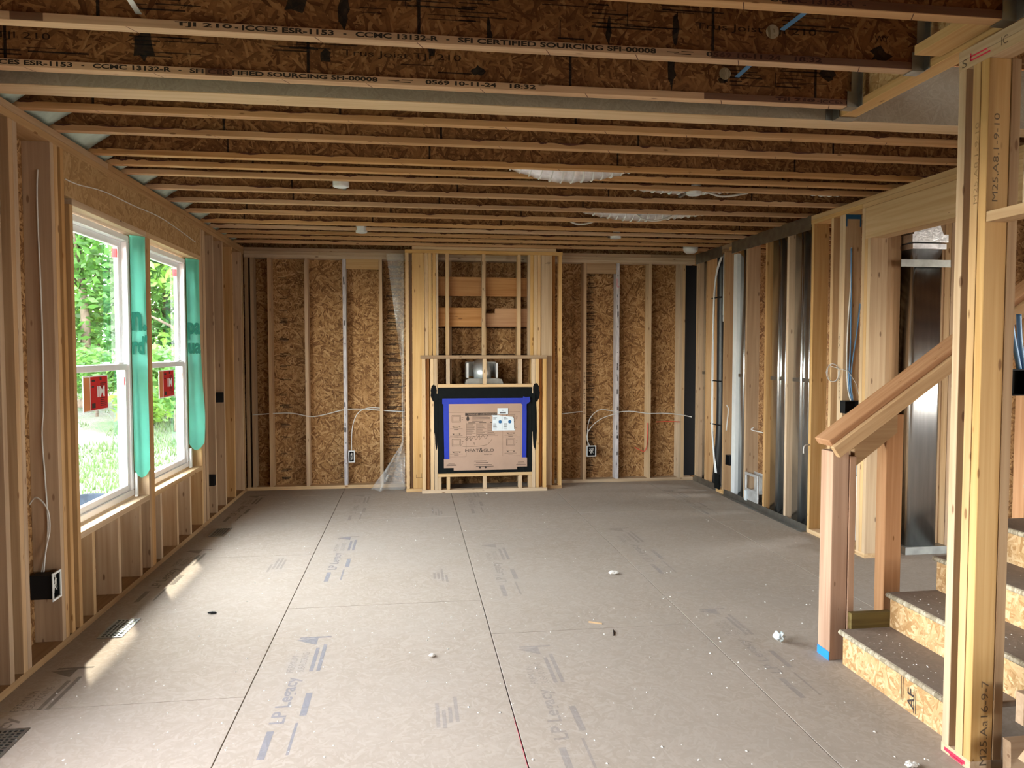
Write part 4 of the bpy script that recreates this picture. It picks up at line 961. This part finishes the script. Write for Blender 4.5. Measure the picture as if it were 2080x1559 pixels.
cable([(2.45, D - .004, .85), (2.65, D + .02, .862), (2.88, D - .006, .835), (3.08, D + .03, .832), (3.28, D - .006, .815), (3.45, D + .04, .78)], 'white cable run through studs toward the corner', r=.006)
cable([(2.13, D + .01, .44), (2.12, D + .01, .62), (2.15, D + .01, .78), (2.26, D + .01, .88), (2.42, D + .02, .87), (2.5, D + .02, .85)], 'upper white cable arching from the square box to stud', r=.005)
cable([(2.15, D + .01, .44), (2.11, D + .01, .56), (2.17, D + .01, .68), (2.30, D + .01, .78), (2.5, D + .02, .84)], 'lower white cable arching from the square box to stud', r=.005)
cable([(2.99, D + .03, .725), (3.15, D + .03, .73), (3.285, D - .008, .725)], 'straight red cable between the two studs near the corner', 'red_cable', .006, 'red cables')
cable([(2.872, D - .006, .72), (2.868, D - .008, .55), (2.86, D - .008, .43), (2.83, D - .0, .37), (2.77, D + .01, .39), (2.715, D + .01, .42)], 'red cable hanging down a stud with a loose curled end', 'red_cable', .006, 'red cables')
yb = 5.583
for i, (pts, m, lb) in enumerate(((((3.508, yb, 2.43), (3.505, yb, 2.1), (3.492, yb, 1.85), (3.485, yb, 1.55), (3.50, yb, 1.3), (3.515, yb - .02, 1.2)), 'cable', 'white cable running down board face into the wide switch box'),
                                  (((3.503, yb - .004, 2.42), (3.51, yb - .004, 2.0), (3.512, yb - .004, 1.6), (3.505, yb - .004, 1.35), (3.525, yb - .02, 1.2)), 'blue_cable', 'blue cable running straight down into the wide switch box'),
                                  (((3.592, yb, 1.98), (3.565, yb - .004, 1.75), (3.53, yb - .004, 1.5), (3.52, yb - .006, 1.35), (3.53, yb - .02, 1.2)), 'blue_cable', 'blue cable slanting from the corner into the wide switch box'))):
    cable(pts, lb, m, .006, 'cables to the wide switch box')
a_ = [(XR - .02 + .006 * math.sin(k * .7), 5.70 + .09 * math.cos(k * .42) + .004 * math.sin(k), 1.42 + .075 * math.sin(k * .42)) for k in range(48)]
tag(MB().tube(a_ + [(XR - .01, 5.60, 1.45), (3.49, 5.57, 1.44), (3.56, 5.56, 1.33), (3.58, 5.56, 1.25)], .0022, 5).build('cable_coil', 'cable', None, True), 'coiled thin pale wire hanging beside the wide switch box', 'wire coil')
cable([(2.26, 2.56, 1.75), (2.28, 2.56, 1.65), (2.30, 2.55, 1.53)], 'blue cable entering switch box behind the written stud', 'blue_cable', .009, 'cables behind the stair wall')
cable([(2.30, 2.56, 1.74), (2.31, 2.56, 1.63), (2.32, 2.55, 1.53)], 'second blue cable entering switch box behind the written stud', 'blue_cable', .009, 'cables behind the stair wall')
cable([(XR + .09, 7.34, .80), (XR + .05, 7.30, .78), (XR + .1, 7.15, .765)], 'short pair of white cable through the stud above the return air box', r=.006)
cable([(XR - .006, 7.80, 1.0), (XR - .008, 7.76, .98), (XR - .008, 7.75, .93), (XR - .006, 7.80, .72)], 'small white cable loop above the black box', r=.006)
cable([(3.46, 5.42, .95), (3.47, 5.41, .8), (3.485, 5.41, .5), (3.49, 5.42, .1)], 'white cable dropping to the floor behind the newel post', r=.005)
cable([(XR + .04, 6.10, .78), (XR - .06, 6.05, .77), (XR - .08, 6.03, .71)], 'short white cable end poking from the stud near the handrail', r=.007)

# ceiling light boxes
for i, (x, y, lb) in enumerate([(-.48, 5.395, 'round white ceiling box near the windows'), (-.47, 7.44, 'round white ceiling box close to the back wall above the sheathing, window side'), (2.08, 5.315, 'round white ceiling box beside the silver duct and loose cable'), (2.085, 7.465, 'round white ceiling box close to back wall, pipe side')]):
    o = empty('ceiling_box', (x, y, H - .02), lb, 'ceiling box', 'round white ceiling boxes')
    MB().tube([(x, y, H - .018), (x, y, H + .045)], .056, 24).build('box_body', 'pvc', o)
    MB().tube([(x, y, H - .022), (x, y, H - .0185)], .048, 24).build('box_cover', 'paper', o)
    MB().box(x - .012, x + .012, y + .056, y + .30 if i in (1, 3) else y + .30, H + .02, H + .04).build('mounting_arm', 'galv_dull', o)
o = empty('smoke_detector_base', (3.2, 8.27, H), 'white domed ceiling fitting in the corner by the pipes', 'ceiling fitting')
MB().tube([(3.2, 8.27, H - .05), (3.2, 8.27, H - .03), (3.2, 8.27, H), (3.2, 8.27, H + .04)], [.045, .075, .085, .085], 24).build('fitting_dome', 'pvc', o, True)
MB().box(3.18, 3.22, 8.27, 8.394, H + .01, H + .03).build('mounting_arm', 'galv_dull', o)
# flexible ducts
def flex(pts, r, label):
    p = spline(pts, 10); root = empty('flexible_duct', pts[len(pts) // 2], label, 'duct', 'silver flexible ducts in the joists')
    MB().tube(p, [r * (1 + .05 * math.sin(i * 1.9)) for i in range(len(p))], 18).build('duct_sleeve', 'foil', root, True)
    L = [0]
    for a, b in zip(p, p[1:]): L.append(L[-1] + (b - a).length)
    k = 0; d_ = .0
    rings = MB(); 
    while d_ < L[-1] - .02:
        while L[k + 1] < d_: k += 1
        t_ = (d_ - L[k]) / max(1e-6, L[k + 1] - L[k]); c = p[k].lerp(p[k + 1], t_); dr = (p[k + 1] - p[k]).normalized()
        rings.tube([c - dr * .0035, c + dr * .0035], r * 1.075, 18); d_ += .065
    rings.build('wire_rib', 'pvc', root)['kind'] = 'stuff'
    return root
flex([(.30, 4.91, 2.96), (.60, 4.905, 2.90), (.95, 4.905, 2.81), (1.25, 4.91, 2.835), (1.55, 4.91, 2.91), (1.85, 4.91, 2.96)], .088, 'big silver flexible duct sagging below the joists')
flex([(1.45, 5.5, 2.96), (1.75, 5.5, 2.91), (2.1, 5.5, 2.895), (2.45, 5.5, 2.92), (2.75, 5.5, 2.96)], .10, 'silver flexible duct beside the ceiling box with loose cable')
flex([(1.3, 6.42, 2.97), (1.65, 6.42, 2.88), (2.0, 6.42, 2.845), (2.35, 6.42, 2.88), (2.8, 6.42, 2.94), (3.1, 6.42, 2.96)], .10, 'silver flexible duct with looped white cable hanging over it')
flex([(2.75, 5.5, 2.965), (3.05, 5.5, 2.92), (3.3, 5.5, 2.91), (3.6, 5.5, 2.95)], .095, 'silver flexible duct running over the right wall plate')
cable([(1.93, 6.33, 2.82), (2.0, 6.33, 2.755), (2.12, 6.33, 2.735), (2.25, 6.33, 2.77), (2.35, 6.33, 2.84)], 'white cable looping below the silver duct', r=.007, group='ceiling cables')
cable([(2.22, 5.42, 2.80), (2.32, 5.42, 2.77), (2.42, 5.42, 2.775), (2.55, 5.42, 2.80)], 'loose white cable beside a ceiling box', r=.008, group='ceiling cables')
cable([(1.40, 6.684, 2.80), (1.50, 6.69, 2.755), (1.62, 6.69, 2.765), (1.72, 6.684, 2.81)], 'white cable drooping between far joists', r=.008, group='ceiling cables')

# ================================================================== FLOOR REGISTERS
def register(y0, y1, label):
    o = empty('floor_register', (-1.675, (y0 + y1) / 2, 0), label, 'floor register', 'metal floor registers along the window wall')
    x0, x1 = -1.744, -1.61; mb = MB(); nx, ny = 5, 11; t_ = .004; b = .014
    mb.box(x0, x0 + b, y0, y1, .0005, t_).box(x1 - b, x1, y0, y1, .0005, t_).box(x0 + b, x1 - b, y0, y0 + b, .0005, t_).box(x0 + b, x1 - b, y1 - b, y1, .0005, t_)
    mb.build('register_frame', 'galv_dull', o)
    g = MB(); dx = (x1 - x0 - 2 * b) / nx; dy = (y1 - y0 - 2 * b) / ny
    for i in range(1, nx): g.box(x0 + b + dx * i - .004, x0 + b + dx * i + .004, y0 + b, y1 - b, .0005, t_ - .0005)
    for j in range(1, ny): g.box(x0 + b, x1 - b, y0 + b + dy * j - .0045, y0 + b + dy * j + .0045, .0005, t_ - .0004)
    g.build('register_grille', 'galv_dull', o)
    MB().box(x0 + .004, x1 - .004, y0 + .004, y1 - .004, .0002, .0005).build('register_well', 'black', o)
register(4.345, 4.635, 'metal floor register touching the sun patch below the first window')
register(6.64, 6.93, 'metal floor register below the second window')
register(3.06, 3.335, 'metal floor register on the floor before the double stud')

# ================================================================== DEBRIS
q = random.Random(21)
me = MB()
for k in range(520):
    x = q.uniform(-1.7, 3.3); y = q.uniform(2.4, 8.3) if q.random() < .35 else q.uniform(2.4, 4.6)
    if x > 2.05 and y < 3.7: continue
    if x > 0 and y > 8.2: continue
    r_ = q.uniform(.002, .007)
    n = len(me.v)
    pts = [(x + r_ * q.uniform(.6, 1.3) * math.cos(a), y + r_ * q.uniform(.6, 1.6) * math.sin(a), .0006) for a in (0, 1.3, 2.5, 3.8, 5.0)]
    me.v += pts + [(x, y, r_ * q.uniform(.5, 1))]; me.f += [(n + i, n + (i + 1) % 5, n + 5) for i in range(5)]
o = me.build('plaster_crumbs', 'plaster'); tag(o, 'tiny pale crumbs scattered over the dusty floor', 'debris', kind='stuff')
me = MB()
for k in range(130):
    kk = q.choice((0, 0, 1, 1, 2)); x = NX + RN * kk + q.uniform(.05, .22); y = q.uniform(2.72, 3.4); r_ = q.uniform(.001, .0045); z = RZ * (kk + 1) + .0006
    n = len(me.v); me.v += [(x + r_ * q.uniform(.6, 1.5) * math.cos(a), y + r_ * q.uniform(.6, 1.5) * math.sin(a), z) for a in (0, 1.3, 2.5, 3.8, 5.0)] + [(x, y, z + r_ * .7)]; me.f += [(n + i, n + (i + 1) % 5, n + 5) for i in range(5)]
o = me.build('tread_crumbs', 'plaster'); tag(o, 'tiny pale crumbs scattered on the stair treads', 'debris', kind='stuff')
def lump(name, loc, r_, m, label, cat, sc_=(1, 1, .8), seed=0, rough=.45):
    bm = bmesh.new(); bmesh.ops.create_icosphere(bm, subdivisions=3, radius=1)
    for v_ in bm.verts:
        n_ = noise.noise(v_.co * 1.7 + Vector((seed, 0, 0))) * rough + noise.noise(v_.co * 4 + Vector((seed, 3, 0))) * rough * .5
        v_.co = v_.co * (1 + n_)
    zmin = min(v_.co.z for v_ in bm.verts)
    for v_ in bm.verts: v_.co = Vector((v_.co.x * sc_[0] * r_, v_.co.y * sc_[1] * r_, (v_.co.z - zmin) * sc_[2] * r_))
    me_ = bpy.data.meshes.new(name); bm.to_mesh(me_); bm.free(); me_.materials.append(M[m])
    return tag(place(bpy.data.objects.new(name, me_), Matrix.Translation((loc[0], loc[1], .0005))), label, cat)
lump('paper_wad', (2.0, 3.79), .026, 'wad', 'crumpled pale blue paper wad on floor near the newel post', 'paper', (1, 1, 1), 2, .6)
lump('plaster_chunk', (1.43, 5.12), .02, 'plaster', 'small pale plaster chunk on floor before the fireplace', 'debris', (1.6, 1, .6), 5)
lump('mud_clod', (-1.21, 4.67), .012, 'black', 'small dark clod on floor near the window wall', 'debris', (2, .8, .5), 7)
lump('plaster_chunk', (1.90, 2.56), .016, 'plaster', 'grey plaster chunk on floor beside the stair wall foot', 'debris', (1.5, 1, .7), 9)
lump('plaster_chunk', (.10, 3.85), .012, 'plaster', 'tiny grey plaster chunk beside the printed floor lettering', 'debris', (1.3, 1, .7), 11)
lump('plaster_chunk', (.83, 8.20), .008, 'plaster', 'tiny white plaster chunk at the foot of the fireplace chase', 'debris', (1.3, 1, .7), 13)
tag(Bd('wood_splinter', None, (1.03, 4.22, .004), (1.10, 4.18, .004), .009, .005, 'pine_pale', (0, 0, 1), 0), 'short pale wood splinter lying on floor', 'splinter')
tag(Bd('wood_splinter', None, (1.12, 4.0, .0035), (1.14, 4.08, .0035), .007, .004, 'ink', (0, 0, 1), 0), 'short dark wood splinter lying on floor', 'splinter')

# ================================================================== OUTSIDE
def gz(x, y):
    d_ = max(0, y - 11.5)
    bank = .085 * min(d_, 12) + .05 * max(0, -x - 9) 
    return -.68 + bank + .10 * noise.noise((x * .35, y * .35, 0)) + .04 * noise.noise((x * 1.3, y * 1.3, 4))
nx, ny = 70, 110; v = []; f = []
for i in range(nx + 1):
    for j in range(ny + 1):
        x = -2.1 - 38 * (i / nx) ** 1.5; y = -14 + 70 * j / ny
        v.append((x, y, gz(x, y)))
for i in range(nx):
    for j in range(ny): a = i * (ny + 1) + j; f.append((a, a + ny + 1, a + ny + 2, a + 1))
tag(mesh_obj('ground', v, f, 'ground', None, True), 'straw and grass covered bank outside the windows', 'ground', kind='structure')
v = []; f = []; n_ = 40
for k in range(n_ + 1):
    t_ = k / n_; x = -9.5 + 7.2 * t_; y = 11.0 + .5 * math.sin(t_ * 5) ; z = gz(x, y)
    wv = .025 * math.sin(k * 1.9)
    v += [(x, y + wv, z - .05), (x, y + wv * .3, z + .30 + .03 * math.sin(k * .7)), (x, y + .012 + wv * .3, z + .30 + .03 * math.sin(k * .7)), (x, y + .012 + wv, z - .05)]
for k in range(n_):
    a = 4 * k; f += [(a, a + 4, a + 5, a + 1), (a + 1, a + 5, a + 6, a + 2), (a + 2, a + 6, a + 7, a + 3)]
sf = empty('silt_fence', (-6, 11.2, gz(-6, 11.2)), 'low black silt fence along the foot of the bank', 'fence')
mesh_obj('fence_fabric', v, f, 'fence', sf, True)
for k in range(0, n_ + 1, 8):
    x = -9.5 + 7.2 * k / n_; y = 11.06 + .5 * math.sin(k / n_ * 5); z = gz(x, y)
    B('fence_stake', sf, x - .02, x + .02, y, y + .04, z - .1, z + .42, 'pine_dull')
def leaves(mb, c, rad, n, size, q):
    for k in range(n):
        while True:
            p = Vector((q.uniform(-1, 1), q.uniform(-1, 1), q.uniform(-1, 1)))
            if p.length < 1: break
        p = p * (.45 + .55 * q.random()) / max(.35, p.length) if q.random() < .6 else p
        if p.length > 1: p.normalize()
        P0 = Vector((c[0] + p.x * rad[0], c[1] + p.y * rad[1], c[2] + p.z * rad[2]))
        a = Vector((q.gauss(0, 1), q.gauss(0, 1), q.gauss(0, .6))).normalized(); b = a.cross(Vector((q.gauss(0, 1), q.gauss(0, 1), q.gauss(0, 1)))).normalized()
        s = size * q.uniform(.6, 1.3)
        mb.quad(P0 - a * s, P0 + b * s * .45, P0 + a * s, P0 - b * s * .45)
trees = [(-8.6, 21, 7.5, 'leaf', 'tall green tree behind the first window sticker'), (-7.0, 22.5, 8.0, 'leaf_dark', 'dark green tree filling the gap above the bank'), (-10.4, 22, 7.0, 'leaf_lime', 'lime green tree standing beside the dark end tree'),
         (-5.6, 21, 6.5, 'leaf_lime', 'lime green tree seen through the second window'), (-4.2, 23, 7.5, 'leaf', 'green tree standing behind the second window jamb'), (-12.5, 20, 7.5, 'leaf_dark', 'dark tree at the outer end of the tree line'), (-7.9, 27, 11, 'leaf', 'tallest green tree rising behind the tree line'), (-11, 28, 11, 'leaf_dark', 'tall dark tree rising behind the tree line'), (-5, 28, 11, 'leaf_dark', 'tall dark tree behind the lime green one')]
for i, (x, y, h, lm, lb) in enumerate(trees):
    q = random.Random(100 + i); z0 = gz(x, y)
    o = empty('tree', (x, y, z0), lb, 'tree', 'trees on the bank outside')
    tb = MB(); tb.tube(spline([(x, y, z0 - .2), (x + .1, y, z0 + h * .3), (x - .1, y + .1, z0 + h * .6), (x, y, z0 + h * .9)], 4), [.16 - .0115 * k for k in range(13)], 8)
    for k in range(6):
        a = q.uniform(0, 6.28); zz = z0 + h * q.uniform(.2, .7); tb.tube([(x, y, zz), (x + .8 * math.cos(a), y + .8 * math.sin(a), zz + .5), (x + 1.6 * math.cos(a), y + 1.6 * math.sin(a), zz + .9)], [.06, .04, .015], 6)
    tb.build('trunk', 'bark', o, True)
    lf = MB()
    for k in range(15):
        a = q.uniform(0, 6.28); r_ = q.uniform(.3, 1.4); zz = z0 + h * (.10 + .85 * (k + .5) / 15)
        leaves(lf, (x + r_ * math.cos(a), y + r_ * math.sin(a), zz), (1.15, 1.15, .75), 330, .14, q)
    fo = lf.build('foliage', lm, o); fo['kind'] = 'stuff'
for i, (x, y, h, lm, lb) in enumerate([(-6.3, 18.2, 1.3, 'leaf_lime', 'bright low bush before the trees, in view of first window'), (-5.15, 17.2, 1.7, 'leaf', 'green bush on the bank in view of the second window'), (-7.6, 19.3, 1.6, 'leaf', 'green bush at the bank top behind the red sticker')]):
    q = random.Random(300 + i); z0 = gz(x, y); o = empty('bush', (x, y, z0), lb, 'bush', 'bushes on the bank outside')
    MB().tube([(x, y, z0 - .1), (x, y, z0 + h * .6)], [.04, .015], 6).build('stem', 'bark', o, True)
    lf = MB()
    for k in range(5): leaves(lf, (x + q.uniform(-.5, .5), y + q.uniform(-.5, .5), z0 + h * q.uniform(.3, .9)), (.6, .6, .45), 260, .10, q)
    fo = lf.build('foliage', lm, o); fo['kind'] = 'stuff'
q = random.Random(77); gm = MB()
for k in range(9000):
    y = q.uniform(11.6, 20); x = -y * q.uniform(.22, .50); 
    if noise.noise((x * .5, y * .5, 7)) < -.05: continue
    z = gz(x, y); s = q.uniform(.05, .14); a = q.uniform(0, 6.28); dx, dy = math.cos(a) * .012, math.sin(a) * .012
    gm.quad((x - dx, y - dy, z), (x + dx, y + dy, z), (x + q.uniform(-.05, .05), y + q.uniform(-.05, .05), z + s))
o = gm.build('grass', 'grass'); tag(o, 'short patchy grass growing on the bank', 'grass', kind='stuff')

# light portals in the openings (sampling aid for the sky light)
def portal(loc, size, rot):
    l = bpy.data.lights.new('sky_portal', 'AREA'); l.shape = 'RECTANGLE'; l.size, l.size_y = size; l.cycles.is_portal = True
    o = bpy.data.objects.new('sky_portal', l); COL.objects.link(o); o.location = loc; o.rotation_euler = rot
portal((-2.06, 5.01, 1.49), (1.8, 1.1), (0, -PI / 2, 0)); portal((-2.06, 6.29, 1.49), (1.8, 1.1), (0, -PI / 2, 0)); portal((-2.06, 2.5, 1.475), (1.75, 1.6), (0, -PI / 2, 0))
portal((4.7, -4.2, 1.42), (1.0, 1.45), (PI / 2, 0, 0))
portal((8.05, .4, 1.4), (1.8, 2.8), (0, PI / 2, 0)); portal((8.05, 7.4, 1.35), (1.9, 1.6), (0, PI / 2, 0))
